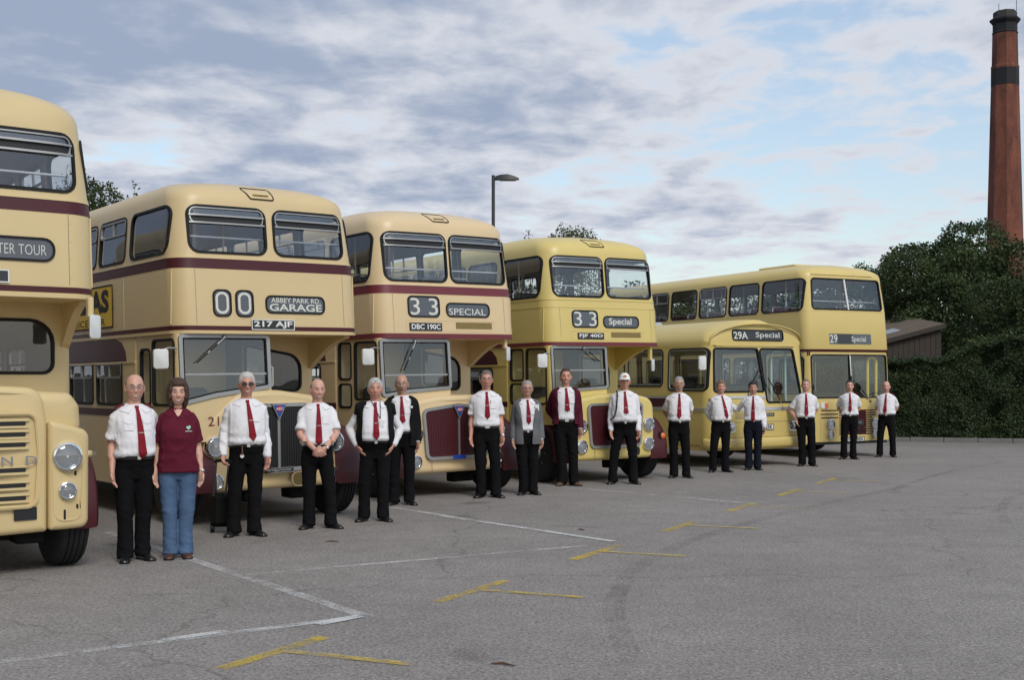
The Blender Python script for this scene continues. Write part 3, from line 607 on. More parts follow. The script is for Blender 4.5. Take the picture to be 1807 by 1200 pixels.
def window(par, F, poly, r, cut=None, style='fixed', gw=.022, gm='rubber', zs=None, glass='glass', name='window'):
    if cut is not None: cutp(cut, F, poly, r)
    mb = MB(); frame(mb, F, inset(poly, -.008), radd(r, .008), gw + .008, -.03, .010); o = mb.build(name, gm, par)
    p = MB(); plate(p, F, poly, r, -.0125, -.012); p.build('pane', glass, o)
    a0 = min(q[0] for q in poly); a1 = max(q[0] for q in poly); z0 = min(q[1] for q in poly); z1 = max(q[1] for q in poly)
    if style == 'hopper':                                  # top-hung opening light of the front windows
        za, zb, zc = zs; v = MB(); frame(v, F, rect(a0 + .03, a1 - .03, za, z1 - .022), .07, .013, -.012, .012)
        for q in (za, zb): plate(v, F, rect(a0 + .02, a1 - .02, q, q + .019), .006, -.012, .022)
        vo = v.build('vent_frame', 'silver', o); g = MB(); plate(g, F, rect(a0 + .05, a1 - .05, za + .024, zb), .004, -.011, -.004); g.build('vent_gap', 'black', vo)
        l = MB(); plate(l, F, rect(a0 + .05, a1 - .05, zb + .02, z1 - .044), .03, -.010, -.006); l.build('vent_pane', glass, vo)
    if style == 'slider':
        zc = z0 + (z1 - z0) * .62; v = MB(); frame(v, F, rect(a0 + .025, a1 - .025, zc, z1 - .02), .05, .02, -.012, .012); m_ = (a0 + a1) / 2; plate(v, F, rect(m_ - .012, m_ + .012, zc, z1 - .03), 0, -.012, .010); v.build('sliding_vent', 'silver', o)
    if style == 'silver': v = MB(); frame(v, F, inset(poly, .02), radd(r, -.02), .018, -.012, .008); v.build('metal_frame', 'silver', o)
    return o
def wheel_meshes():
    pr = [(.28, -.13), (.43, -.14), (.475, -.125), (.497, -.10)]
    for g in (-.07, -.025, .02, .065): pr += [(.50, g - .018), (.50, g + .012), (.486, g + .014), (.486, g + .024), (.50, g + .026)]
    pr += [(.497, .10), (.475, .125), (.43, .14), (.28, .13)]
    t = MB(); t.lathe(pr, (0, 0, 0), (-1, 0, 0), 40); a = t.mesh('tyre', 40)
    r = MB(); r.lathe([(.29, -.125), (.29, .125), (.27, .13), (.255, .06), (.20, .05), (.17, .10), (.12, .12), (.10, .18), (.05, .19), (.01, .19)], (0, 0, 0), (-1, 0, 0), 28)
    for k in range(8): r.lathe([(.014, 0), (.014, .03), (.004, .032)], (-.10, .225 * math.cos(k * math.pi / 4), .225 * math.sin(k * math.pi / 4)), (-1, 0, 0), 6)
    return a, r.mesh('wheel', 40)
TYRE, RIM = wheel_meshes()
def wheel(par, x, y, z=.5, steer=0., s=1., rim='silver', dual=False):
    k = par.get('k', 1.); s = s * 1.0; o = link('wheel', RIM, rim, par); o.location = (x, y, z - CAMZ * (1 - k) / k); o.scale = (s, s, s); o.rotation_euler = (0, 0, steer + (0 if x < 0 else math.pi))
    t = link('tyre', TYRE, 'tyre', o)
    if dual: t2 = link('tyre', TYRE, 'tyre', o); t2.location = (.30, 0, 0)
def headlight(par, c, r, name='headlight', axis=(0, -1, 0)):
    m = MB(); m.lathe([(r * .82, -.02), (r * 1.0, -.02), (r * 1.02, .012), (r * .97, .03), (r * .86, .034), (r * .82, .02)], c, axis, 26); o = m.build(name, 'chrome', par, 50)
    b = MB(); b.lathe([(r * .84, .018), (r * .80, .010), (r * .6, -.005), (r * .3, -.014), (r * .01, -.016)], c, axis, 24); b.build('reflector', 'reflector', o, 50)
    bb = MB(); bb.ball((c[0] + axis[0] * .0, c[1] + axis[1] * .004, c[2] + axis[2] * .004), r * .16, 10, 6); bb.build('bulb', 'plate_white', o)
    l = MB(); l.lathe([(r * .85, .016), (r * .7, .028), (r * .4, .037), (r * .01, .040)], c, axis, 24); l.build('lens', 'lens', o, 60)
def mirror(par, root, c, wd, h, tilt=0.):
    a = MB(); root = Vector(root); c_ = Vector(c); k = Vector((c_.x, c_.y, c_.z + h * .42)); a.tube([root, (root + k) / 2 + Vector((0, -.01, .02)), k, c_ + Vector((0, 0, 0))], .011, 8); o = a.build('mirror', 'silver', par)
    b = MB(); ol = rpoly(rect(-wd / 2, wd / 2, -h / 2, h / 2), .03); ca, sa = math.cos(tilt), math.sin(tilt)
    b.rings([[(c_.x + q * ca * e, c_.y + q * sa * e + d, c_.z + z * e) for q, z in ol] for d, e in ((-.022, .9), (-.018, .985), (-.006, 1), (.012, 1), (.016, .96))]); b.build('mirror_head', 'mirror_back', o)
    g = MB(); g.rings([[(c_.x + q * ca * .94, c_.y + q * sa * .94 + d, c_.z + z * .94) for q, z in ol] for d in (.0165, .019)]); g.build('mirror_glass', 'chrome', o)
def seat_mesh():
    m = MB(); m.box(-.43, .43, 0, .42, .38, .48, .035, 0); m.box(-.43, .43, .38, .47, .40, .90, .04, 0); m.tube([(-.44, .44, .40), (-.44, .45, .88), (-.40, .46, .93), (.40, .46, .93), (.44, .45, .88), (.44, .44, .40)], .014, 6, 1); m.tube([(-.3, .2, 0), (-.3, .2, .4)], .02, 6, 1); m.tube([(.3, .2, 0), (.3, .2, .4)], .02, 6, 1)
    return m.mesh('seat')
SEAT = {}
def seats(par, ys, z, m_):
    if m_ not in SEAT: SEAT[m_] = seat_mesh()
    for y in ys:
        for x in (-.70, .70): o = link('seat', SEAT[m_], [m_, 'rail'], par); o.location = (x, y, z)
def wiper(par, p0, p1, r=.008):
    m = MB(); p0 = Vector(p0); p1 = Vector(p1); d = (p1 - p0); m.tube([p0 + Vector((0, -.02, 0)), p0 + d * .62 + Vector((0, -.03, 0))], r * .8, 6); m.ball(p0, .028, 10, 6); o = m.build('wiper', 'silver', par)
    b = MB(); n = d.normalized(); q0 = p0 + d * .28 + Vector((0, -.03, 0)); q1 = p0 + d + Vector((0, -.022, 0)); b.tube([q0, q1], r, 6); b.tube([q0 + Vector((0, .012, 0)), q1 + Vector((0, .012, 0))], r * .8, 5); b.build('blade', 'rubber', o)
def box_sign(par, F, a0, a1, z0, z1, r, material, name='destination_box', gw=.016):
    m = MB(); frame(m, F, rect(a0 - gw, a1 + gw, z0 - gw, z1 + gw), r + gw, gw + .004, -.01, .014); o = m.build(name, 'rubber', par); b = MB(); plate(b, F, rect(a0, a1, z0, z1), r, -.008, .004); b.build('blind', material, o); return o
def number_plate(par, F, a0, a1, z0, z1, s, back='plate_black', fg='plate_white', border=True, t=None):
    m = MB(); plate(m, F, rect(a0, a1, z0, z1), .006, .0, .012); o = m.build('number_plate', back, par, 0)
    if border: f = MB(); frame(f, F, rect(a0, a1, z0, z1), .008, .010, .0, .017); f.build('border', fg, o)
    if s: text(s, F, *(t or (a0 + .03, a1 - .03, z0 + .019, z1 - .019)), .0165, fg, o, thick=.025)
    return o
def puff(mb, poly, r, edge, y0, y1, K=4, fy=None, mi=None):
    """block with rounded front edges: outline in x-z, front at y0"""
    rs = []
    for k in range(K + 1):
        t = k / K; d = edge * (1 - math.sin(t * math.pi / 2)); y = y0 + edge * (1 - math.cos(t * math.pi / 2)); o = rpoly(inset(poly, d), [max(.01, q - d) for q in r] if isinstance(r, list) else max(.01, r - d), 7); rs.append([(x, y + (fy(x) if fy else 0), z) for x, z in o])
    o = rpoly(poly, r, 7); rs.append([(x, y1, z) for x, z in o]); return mb.rings(rs, True, mi)
def wing(par, s, x0, x1, yc, zc, r, a0, a1, m_='maroon_paint'):
    """mudguard: swept arch over a wheel, s = side"""
    m = MB(); rs = []
    for k in range(15):
        a = R(a0 + (a1 - a0) * k / 14); c, sn = math.cos(a), math.sin(a); prof = [(x0, r - .05), (x0, r), (x0 + (x1 - x0) * .6, r + .015), (x0 + (x1 - x0) * .88, r - .01), (x1, r - .06), (x1 + .005, r - .12), (x1 - .02, r - .12), (x1 - .03, r - .07), (x0 + (x1 - x0) * .8, r - .04)]
        rs.append([(s * x, yc - q * c, zc + q * sn) for x, q in prof])
    m.rings(rs); return m.build('wing', m_, par)
def steering(par, c, tilt=-35):
    m = MB(); pts = [(c[0] + .23 * math.cos(a), c[1] + .23 * math.sin(a) * math.cos(R(tilt)), c[2] - .23 * math.sin(a) * math.sin(R(tilt))) for a in [2 * math.pi * k / 24 for k in range(24)]]; m.tube(pts, .014, 6, closed=True)
    for k in (0, 8, 16): m.tube([c, pts[k]], .010, 5)
    m.tube([c, (c[0], c[1] - .25, c[2] - .55)], .025, 6); m.build('steering_wheel', 'black', par)

def bus_root(name, pose, label, group):
    X, Y, th, ro = pose[:4]; k = pose[4] if len(pose) > 4 else 1.; o = empty(name, (X * k, Y * k, CAMZ * (1 - k)), R(th), -ro); o.scale = (k, k, k); o['k'] = k; return tag(o, label, 'bus', group), ro
GRP = 'preserved buses parked in a row'
def half_cab(c):
    P, ro = bus_root('double_decker_bus', c['pose'], c['label'], GRP); cr = c['cream']; zl, zt = c['zl'], c['zt']; Lb = 9.1; w0, w1 = c['win']; zw = c['waist']
    hw = 1.22; zc = w1 + .06
    low = [(zl, hw, 0, Lb, .24, .22, .03), (zl + .1, hw, .0, Lb, .24, .22, .03), (zw[0], hw, .045, Lb, .25, .22, .035), (zw[1] + .02, hw - .008, .06, Lb, .26, .22, .04), (zc, hw - .06, .14, Lb - .05, .30, .25, .045)]
    B = Body(roofed(low, zc - .02, zt, hw - .06, .145, Lb - .05, .30, .25, .045)); cut = MB(); F, L, Rt = B.F, B.L, B.Rt
    i0, i1 = c['wx']; zs = c['hop']
    for s in (-1, 1):
        p = rect(i0, i1, w0, w1) if s > 0 else rect(-i1, -i0, w0, w1); window(P, F, p, .12, cut, 'hopper', zs=zs)
    ys = c['side']
    for side in (L, Rt):
        for k, (y0, y1) in enumerate(ys): window(P, side, rect(y0, y1, w0 - .005, w1), .10 if k else .13, cut, 'slider' if c['slide'](k) else 'fixed')
    window(P, B.Bk, rect(-.75, .75, w0, w1 - .08), .12, cut)
    B.shell('upper_deck', P, [cr, 'lining'], cut)
    # bands round the upper deck
    if c['band']: B.strip(zw[0], zw[1], .004).build('waist_band', c['band'], P); B.strip(zw[1], zw[1] + .018, .010).build('beading', cr, P)
    else:
        B.strip(zw[0] - .006, zw[0] + .006, .006).build('beading', cr, P); B.strip(zw[1] - .006, zw[1] + .012, .008).build('beading', cr, P)
    b0, b1 = c['low']; B.strip(b0, b1, .005).build('lower_band', c['lowm'], P)
    B.strip(zl - .002, zl + .028, .012).build('drip_rail', cr if c['lip'] else 'maroon_light', P)
    for y in (.20, 1.69, 3.2, 4.7, 6.2, 7.7):
        for side in (L, Rt):
            m = MB(); plate(m, side, rect(y - .006, y + .006, b1 + .02, zw[0] - .01), 0, -.01, .004); m.build('panel_joint', cr, P, 0)
    for z in np.arange(b1 + .09, zw[0] - .05, .16):                 # rivets down the front corners
        for x in (-.99, .99): m = MB(); m.lathe([(.006, -.004), (.006, .002), (.003, .004)], F(x, z, 0), (0, -1, 0), 8); m.build('rivet', cr, P)
    for x in (-.97, .97): m = MB(); plate(m, F, rect(x - .0025, x + .0025, b1 + .02, zw[0] - .01), 0, -.003, .0015); m.build('panel_seam', 'cab_lining', P, 0)
    # front roof ventilator
    v0, v1, v2, v3 = c['vent']; pl = [(v0, v3), (v1 - .02, v3), (v1, v2), (v0 + .09, v2)]
    m = MB(); frame(m, F, pl[::-1], .03, .014, -.01, .012); vo = m.build('roof_vent', 'rubber', P); m = MB(); plate(m, F, inset(pl[::-1], .01), .03, -.012, .006); m.build('vent_flap', cr, vo)
    m = MB(); zz = v2 + (v3 - v2) * .33; plate(m, F, rect(v0 + .14, v1 - .07, zz, zz + .016), 0, .0, .014); m.build('vent_slot', 'brass', vo)
    # inside
    m = MB(); m.tube([(-1.0, .24, c['rail']), (1.0, .24, c['rail'])], .012, 8); m.build('handrail', 'rail', P)
    for x in (-.35, .35):
        for y in (2.2, 4.4): m = MB(); m.tube([(x, y, zl + .05), (x, y, zt - .14)], .014, 8); m.build('stanchion', 'rail', P)
    seats(P, [.75 + .8 * k for k in range(9)], zl + .05, 'seat_dark')
    # ---- lower deck saloon
    yb0 = c['bulk']; zlo = .40
    Bl = Body([(zlo, hw, yb0, Lb, .08, .2, 0, 0), (zlo + .25, hw, yb0, Lb, .08, .2, 0, 0), (zl - .35, hw, yb0, Lb, .08, .2, 0, 0), (zl + .004, hw - .004, yb0, Lb, .08, .2, 0, 0)]); cl = MB()
    l0, l1 = c['lwin']; m_ = c['bwin']; window(P, Bl.F, m_, [.10, .10, .22, .06] if len(m_) == 4 else .1, cl)
    ly = [(yb0 + .5 + k * 1.08, yb0 + 1.45 + k * 1.08) for k in range(6)]
    for y0, y1 in ly: window(P, Bl.L, rect(y0, y1, l0, l1), .08, cl, 'slider')
    for y0, y1 in ly[1:]: window(P, Bl.Rt, rect(y0, y1, l0, l1), .08, cl, 'slider')
    for yw in (.55 + 5.65,):                                # rear wheel arches
        for s in (-1, 1): cl.lathe([(.62, -.5), (.62, .5)], (s * 1.25, yw, .48), (1, 0, 0), 28)
    Bl.shell('lower_deck', P, [cr, 'lining'], cl)
    m = MB(); plate(m, Bl.L, [(yb0 + .34, zl - .30), (Lb - .3, zl - .30), (Lb - .3, zl - .01), (yb0 + .75, zl - .01), (yb0 + .52, zl - .06), (yb0 + .38, zl - .17)], 0, -.005, .006); m.build('upper_maroon_panel', 'maroon_paint', P, 0)
    m = MB(); plate(m, Bl.L, rect(yb0 + .05, Lb - .3, zl - .325, zl - .302), 0, -.005, .014); m.build('window_rail', cr, P, 0)
    m = MB(); plate(m, Bl.L, rect(yb0 + .05, Lb - .3, l0 - .14, l0 - .05), 0, -.005, .006); m.build('skirt_band', 'maroon_paint', P, 0)
    seats(P, [yb0 + .9 + .85 * k for k in range(6)], .85, 'seat_dark')
    m = MB(); m.box(-1.1, 1.1, yb0 + .1, Lb - .2, .8, .86); m.build('saloon_floor', 'chassis', P, 0)
    # nearside gusset under the overhang, curved back to the saloon pillar
    m = MB(); gp = [(yb0 + .02, zl - .42), (yb0 + .02, zl + .005), (.06, zl + .005), (.06, zl - .02)] + [(yb0 * (1 - .98 * (k / 7.)) * .92 + .06, zl - .02 - .40 * (1 - math.sin(math.pi / 2 * (k / 7.))) ) for k in range(6, -1, -1)]
    gp = [(yb0 + .02, zl - .42), (yb0 + .02, zl + .003), (.3, zl + .003)] + [(.3 + (yb0 - .3) * t, zl - .03 - .39 * t ** 1.6) for t in (.0, .2, .4, .6, .8, .93)]
    m.rings([[(x, y, z) for y, z in gp] for x in (1.13, 1.205)]); m.build('canopy_gusset', cr, P, 0)
    # ---- driver's cab
    yc = c['cab_y']; lean = .06; cx0, cx1 = -1.205, -.015; zb = 1.0
    fc = lambda a, z, d: (a, yc + lean * (z - 1.5) / .8 - d, z); sl = lambda a, z, d: (cx0 - d, a, z); sr = lambda a, z, d: (cx1 + d, a, z)
    m = MB(); pts = lambda z, o: [(x, y, z) for x, y in rpoly([(cx0 + o, fc(0, z, 0)[1] + o), (cx1 - o, fc(0, z, 0)[1] + o), (cx1 - o, yb0 + .06 - o), (cx0 + o, yb0 + .06 - o)], [.07, .04, .01, .01], 4)]
    m.rings([pts(zb, 0), pts(zl - .001, 0)], True, 0); q = MB(); q.rings([pts(zb + .04, .04), pts(zl - .045, .04)]); q.f = [tuple(reversed(f)) for f in q.f]; m.add(q.v, q.f, 1)
    me = bpy.data.meshes.new('cab'); me.from_pydata(m.v, [], m.f); me.polygons.foreach_set('material_index', np.array(m.m, dtype=np.int32)); fix(me, 32, False); co = link('cab', me, [cr, 'cab_lining'], P); cc = MB()
    ws = c['ws']; cutp(cc, fc, inset(ws, .03), .05)
    f = MB(); frame(f, fc, inset(ws, -.012), .06, .045, -.02, .022); wo = f.build('windscreen', 'silver', P); f = MB(); frame(f, fc, inset(ws, .030), .045, .02, -.02, .018); f.build('gasket', 'rubber', wo)
    f = MB(); plate(f, fc, inset(ws, .03), .05, -.010, -.004); f.build('pane', 'glass', wo); zm = c['wsbar']; x0 = min(p[0] for p in ws); x1 = max(p[0] for p in ws)
    f = MB(); plate(f, fc, rect(x0 + .05, x1 - .05, zm - .012, zm + .012), 0, -.01, .016); f.build('glazing_bar', 'silver', wo)
    for q_, st in c['cabwin']: window(P, sl, q_, .07, cc, 'fixed')
    window(P, sr, rect(yc + .15, yc + .75, 1.65, zl - .12), .06, cc, 'fixed'); bool_cut(co, cc)
    steering(P, (-.62, yc + .42, 1.42)); m = MB(); m.box(-.85, -.38, yc + .75, yc + 1.15, 1.0, 1.12, .04); m.box(-.85, -.38, yc + 1.05, yc + 1.16, 1.1, 1.62, .04); m.build('driver_seat', 'seat_dark', P)
    w_ = c['wiper']; wiper(P, fc(*w_[0], .03), fc(*w_[1], .025))
    x, z = c['mirL']; mirror(P, (cx0, yc + .03, z + .12), (x, yc + .02, z), .165, .225, -.25)
    if c['mirR']: x, y, z = c['mirR']; m = MB(); m.box(x - .02, x + .03, y - .03, y + .05, z + .08, zl + .01, .01); m.build('mirror_bracket', cr, P); mirror(P, (x, y, z + .12), (x + .04, y - .02, z), .13, .21, .5)
    # door handle rail and cab step
    m = MB(); m.tube([sr(yc + .08, 1.62, .0), sr(yc + .08, 1.64, .04), sr(yc + .08, 1.86, .04), sr(yc + .08, 1.88, .0)], .009, 6); m.build('grab_handle', 'rail', P)
    # ---- bonnet, wings, chassis, wheels
    c['bonnet'](P, c)
    m = MB(); m.box(-.45, .45, .05, Lb - .5, .42, .62, .02); m.box(-.95, .95, .42, .6, .36, .5, .02); m.box(-1.0, 1.0, 6.0, 6.25, .4, .6, .02); m.box(.25, .5, .1, .35, .30, .5, .02); m.box(-1.1, 1.1, 1.5, 8.9, .44, .50); m.build('chassis', 'chassis', P)
    for s in (-1, 1): wheel(P, s * 1.02, .52, .5 - ro * s, c.get('steer', 0.)); wheel(P, s * 1.06, 6.2, .5 - ro * s, 0, 1, 'silver', True)
    if c.get('extra'): c['extra'](P, B, Bl)
    del P['k']
    return P, B, Bl, fc

def shield(F, x, zt, wd, h, d):
    return [F(x - wd / 2, zt, d), F(x + wd / 2, zt, d), F(x + wd / 2 * .9, zt - h * .12, d), F(x + .004, zt - h, d), F(x - .004, zt - h, d), F(x - wd / 2 * .9, zt - h * .12, d)]
def badge_v(P, F, x, zt):
    m = MB(); m.rings([shield(F, x, zt, .20, .20, .0), shield(F, x, zt, .20, .20, .02), shield(F, x, zt - .004, .185, .19, .026)]); o = m.build('badge', 'silver', P, 0); m = MB(); m.rings([shield(F, x, zt - .018, .155, .15, .024), shield(F, x, zt - .018, .155, .15, .030)]); m.build('badge_enamel', 'blue_enamel', o, 0)
    m = MB(); m.lathe([(.036, 0), (.036, .004)], F(x, zt - .062, .030), (0, -1, 0), 18); m.build('badge_roundel', 'red_enamel', o); text('AEC', F, x - .05, x + .05, zt - .078, zt - .046, .0365, 'plate_white', o, thick=.01)
def bonnet_round(P, c):
    """full-width rounded bonnet of the bus with the 00 blind"""
    cr = c['cream']; y0 = -.06; hw = .925; fy = lambda x: .07 * (x / hw) ** 2; FB = lambda a, z, d: (a, y0 + fy(a) - d, z)
    poly = [(-hw + .02, .40), (hw - .05, .40), (hw, 1.10), (.60, 1.50), (.0, 1.59), (-.55, 1.56), (-hw + .005, 1.16)]; m = MB(); puff(m, poly, [.09, .09, .30, .4, .8, .5, .3], .07, y0, 1.25, 5, fy); m.build('bonnet', cr, P, 40)
    g = rect(-.36, .36, .665, 1.385); m = MB(); plate(m, FB, g, .03, -.03, .004); go = m.build('grille', 'black', P, 0)
    for k in range(23):
        x = -.34 + k * .68 / 22; m = MB(); plate(m, FB, rect(x - .006, x + .006, .67, 1.38), 0, .0, .012); m.build('slat', 'grille_slat', go, 0)
    m = MB(); frame(m, FB, rect(-.40, .40, .61, 1.43), .06, .045, -.02, .022); m.build('grille_surround', 'chrome', go); m = MB(); plate(m, FB, rect(-.017, .017, .655, 1.26), .006, .0, .026); m.build('centre_strip', 'silver', go)
    badge_v(P, lambda a, z, d: FB(a, z, d + .02), 0, 1.425); m = MB(); plate(m, FB, rect(-.20, .20, .595, .655), .008, .0, .030); o = m.build('name_plate', 'chrome', P); m = MB(); plate(m, FB, rect(-.185, .185, .603, .647), 0, .03, .033); m.build('name_field', 'plate_black', o, 0); text('Bridgemaster', FB, -.16, .16, .607, .645, .0345, 'alu', o, thick=.01)
    for s in (-1, 1):
        headlight(P, FB(s * .785, .935, .012), .125); headlight(P, FB(s * .785, .525, .010), .092, 'fog_lamp'); wing(P, s, .80, 1.20, .56, .5, .64, -8, 120)
    m = MB(); frame(m, FB, rect(.17, .50, .41, .60), .08, .02, -.01, .008); o = m.build('towing_recess', cr, P); m = MB(); plate(m, FB, rect(.19, .48, .43, .58), .06, -.01, .004); m.build('recess_plate', 'brass', o, 0)
    text('217', FB, -.86, -.62, 1.18, 1.29, .0035, 'maroon_light', P, 'fleet_number', thick=.0)
    m = MB(); m.lathe([(.055, -.03), (.055, .05), (.045, .06)], (.02, .55, 1.62), (0, 0, 1), 16); m.box(-.05, .11, .53, .57, 1.68, 1.70, .008); m.build('filler_cap', 'chrome', P)
    for s in (-1, 1): m = MB(); m.box(s * .30 - .1, s * .30 + .1, .02, .3, .26, .42, .02); m.build('spring_hanger', 'chassis', P)
def bonnet_square(P, c):
    """squarer bonnet with the wide maroon grille (both 33 buses)"""
    cr = c['cream']; y0 = c['by0']; hw = .895; fy = lambda x: .06 * (x / hw) ** 2; FB = lambda a, z, d: (a, y0 + fy(a) - d, z)
    poly = [(-hw + .05, .385), (hw - .03, .385), (hw, 1.0), (hw - .03, 1.40), (.35, 1.50), (-.35, 1.50), (-hw + .03, 1.40), (-hw, 1.0)]; m = MB(); puff(m, poly, [.07, .07, .5, .22, .8, .8, .22, .5], .075, y0, 1.22, 5, fy); m.build('bonnet', cr, P, 40)
    g = [(-.50, .625), (.50, .625), (.555, 1.27), (.0, 1.335), (-.555, 1.27)] if c['v'] else [(-.50, .635), (.50, .635), (.55, 1.30), (-.55, 1.30)]
    m = MB(); plate(m, FB, g, .06, -.03, .006); go = m.build('grille', 'maroon_paint', P, 0)
    for k in range(27):
        x = -.49 + k * .98 / 26; m = MB(); plate(m, FB, rect(x - .007, x + .007, .66, 1.27), 0, .003, .011); m.build('slat', 'maroon_paint', go, 0)
    m = MB(); frame(m, FB, inset(g, -.045), .10, .042, -.02, .024); m.build('grille_surround', 'silver', go)
    if c['v']:
        m = MB(); plate(m, FB, rect(-.015, .015, .62, 1.25), .006, .0, .026); m.build('centre_strip', 'silver', go); badge_v(P, lambda a, z, d: FB(a, z, d + .02), 0, 1.355); m = MB(); plate(m, FB, rect(-.11, .11, .575, .635), .012, .02, .034); m.build('enamel_plate', 'blue_enamel', P)
    for s in (-1, 1):
        headlight(P, FB(s * .72, .96, .012), .12); headlight(P, FB(s * .715, c['fog'][0], .010), c['fog'][1], 'fog_lamp'); wing(P, s, .78, 1.20, .50, .5, .66, -12, 120)
        if not c['v']:
            m = MB(); m.lathe([(.075, -.06), (.075, .0), (.065, .012), (.058, .012)], (s * 1.06, -.13, .745), (s * .35, -1, 0), 18); o = m.build('indicator', 'rubber', P); m = MB(); m.lathe([(.06, .0), (.058, .03), (.03, .05), (.004, .054)], (s * 1.06, -.13, .745), (s * .35, -1, 0), 18); m.build('indicator_lens', 'amber', o, 60)
    m = MB(); plate(m, FB, rect(.40, .52, .44, .58), .05, -.01, .003); m.build('towing_recess', 'black', P, 0)
    for x in (-.72 * 0 - .45, .45): m = MB(); plate(m, FB, rect(x - .002, x + .002, .40, .56), 0, -.002, .003); m.build('panel_joint', 'cab_lining', P, 0)
    m = MB(); m.box(.05, .42, .1, .3, .22, .42, .02); m.build('tow_bracket', 'chassis', P)
def bonnet_louvred(P, c):
    """the leftmost bus: pressed bonnet with slots and separate lamp panels"""
    cr = c['cream']; y0 = -.16; fy = lambda x: .05 * (x / .75) ** 2; FB = lambda a, z, d: (a, y0 + fy(a) - d, z)
    poly = [(-.745, .345), (.745, .375), (.75, 1.30), (.70, 1.62), (0, 1.66), (-.70, 1.62), (-.75, 1.30)]; m = MB(); puff(m, poly, [.04, .03, .5, .16, 1.2, .16, .5], .06, y0, 1.0, 5, fy); m.build('bonnet', cr, P, 40)
    gp = [(-.66, .59), (.66, .59), (.69, 1.05), (.66, 1.42), (-.66, 1.42), (-.69, 1.05)]; m = MB(); frame(m, FB, gp, .10, .035, -.01, .022); go = m.build('grille', cr, P)
    m = MB(); frame(m, FB, inset(gp, .012), .09, .012, .016, .030); m.build('grille_bead', cr, go)
    for z in (1.318, 1.225, 1.138, .922, .792, .683):
        m = MB(); plate(m, FB, rect(-.56, .56, z - .018, z + .018), .017, -.004, .005); s = m.build('slot', 'black', go, 0); m = MB(); plate(m, FB, rect(-.59, .59, z + .019, z + .043), .012, .0, .010); m.build('louvre', cr, s); m = MB(); plate(m, FB, rect(-.585, .585, z - .040, z - .020), .010, .0, .014); m.build('louvre_lip', cr, s)
    for k, ch in enumerate('LEYLAND'):
        x = (-.60 + k * .2); text(ch, FB, x - .048, x + .048, .968, 1.040, .028, 'chrome', go, 'letter', thick=.02)
        m = MB(); plate(m, FB, rect(x - .048, x + .048, .968, 1.04), 0, -.01, -.005)
    m = MB(); plate(m, FB, rect(.46, .65, .49, .60), .008, -.008, .004); o = m.build('slot_hole', 'black', P, 0)
    for s in (-1, 1):
        FP = lambda a, z, d: (s * a, -.12 + .12 * max(0, (a - .76) / .4) ** 2 - d, z); m = MB(); pl = [(.752, .385), (1.115, .385), (1.125, 1.24), (.752, 1.34)]
        pl2 = [(s * a, z) for a, z in pl]; pl2 = pl2 if s > 0 else pl2[::-1]; puff(m, pl2, [.03, .08, .10, .03] if s > 0 else [.03, .10, .08, .03], .05, -.13, .30, 5, lambda x: .12 * max(0, (abs(x) - .76) / .4) ** 2); m.build('lamp_panel', cr, P, 40)
        m = MB(); pl = [(.60, 1.20), (1.09, 1.20), (1.075, 1.46), (.985, 1.575), (.60, 1.60)]; pl2 = [(s * a, z) for a, z in pl]; pl2 = pl2 if s > 0 else pl2[::-1]; puff(m, pl2, .10, .10, -.03, 1.0, 5, lambda x: .10 * max(0, (abs(x) - .7) / .4) ** 2); m.build('cowl', cr, P, 40)
        headlight(P, FP(.905, 1.02, .016), .128); m = MB(); m.lathe([(.15, -.01), (.145, .012), (.125, .016)], FP(.905, 1.02, .0), (0, -1, 0), 26); m.build('lamp_bezel', cr, P, 50); headlight(P, FP(.905, .725, .014), .078, 'fog_lamp')
        lp = [(.79, .46), (1.04, .46), (1.06, 1.0), (.78, 1.0)]; m = MB(); frame(m, FP, lp, .09, .012, -.01, .014); fo = m.build('lamp_frame', cr, P)
        for x, a, b in ((.795, .56, .92), (1.035, .56, .92), (.845, .48, .60), (.885, .47, .56), (.925, .47, .56), (.965, .47, .56), (1.0, .48, .60), (.83, .84, .92), (.985, .85, .93)):
            m = MB(); plate(m, FP, rect(x - .011, x + .011, a, b), .010, -.004, .0045); m.build('lamp_slot', 'black', fo, 0)
        m = MB(); m.tube([FP(1.11, 1.03, -.06), FP(1.155, 1.03, -.04)], .03, 10); o = m.build('side_lamp', cr, P); m = MB(); m.lathe([(.03, 0), (.033, .02), (.02, .05), (.004, .055)], FP(1.155, 1.03, -.03), (s * .5, -1, 0), 14); m.build('lamp_glass', 'lens', o)
        wing(P, s, .98, 1.225, .62, .52, .62, -14, 120); m = MB(); m.box(s * .62 - .12, s * .62 + .12, .0, .3, .27, .42, .02); m.build('spring_hanger', 'chassis', P)

def signs33(P, B, Bl, special, reg, num_z, dest_z, plate_z, px):
    F = B.F; o = box_sign(P, F, -.72, -.215, num_z[0] + .016, num_z[1] - .016, .06, 'blind', 'route_number_box'); h = (num_z[0] + num_z[1]) / 2
    for a in (-.69, -.385): text('3', F, a, a + .155, h - .122, h + .122, .0075, 'blind_text', o, thick=.0)
    o = box_sign(P, F, -.075, .68, dest_z[0] + .016, dest_z[1] - .016, .07, 'blind'); h = (dest_z[0] + dest_z[1]) / 2
    if special == 'SPECIAL': text(special, F, -.045, .62, h - .075, h + .022, .0075, 'blind_text', o, thick=.004)
    else: text(special, F, .03, .53, h - .075, h + .068, .0075, 'blind_text', o, thick=.02)
    number_plate(P, F, px, px + .545, plate_z[0], plate_z[1], reg, border=False); m = MB(); plate(m, F, rect(.07, .72, plate_z[0] + .035, plate_z[1] + .015), 0, .0, .006); m.build('brass_panel', 'brass', P, 0)
    m = MB(); frame(m, F, rect(-.77, .77, plate_z[0] - .01, plate_z[1] + .04), .03, .006, -.005, .004); m.build('access_panel', B and P['cream'], P)
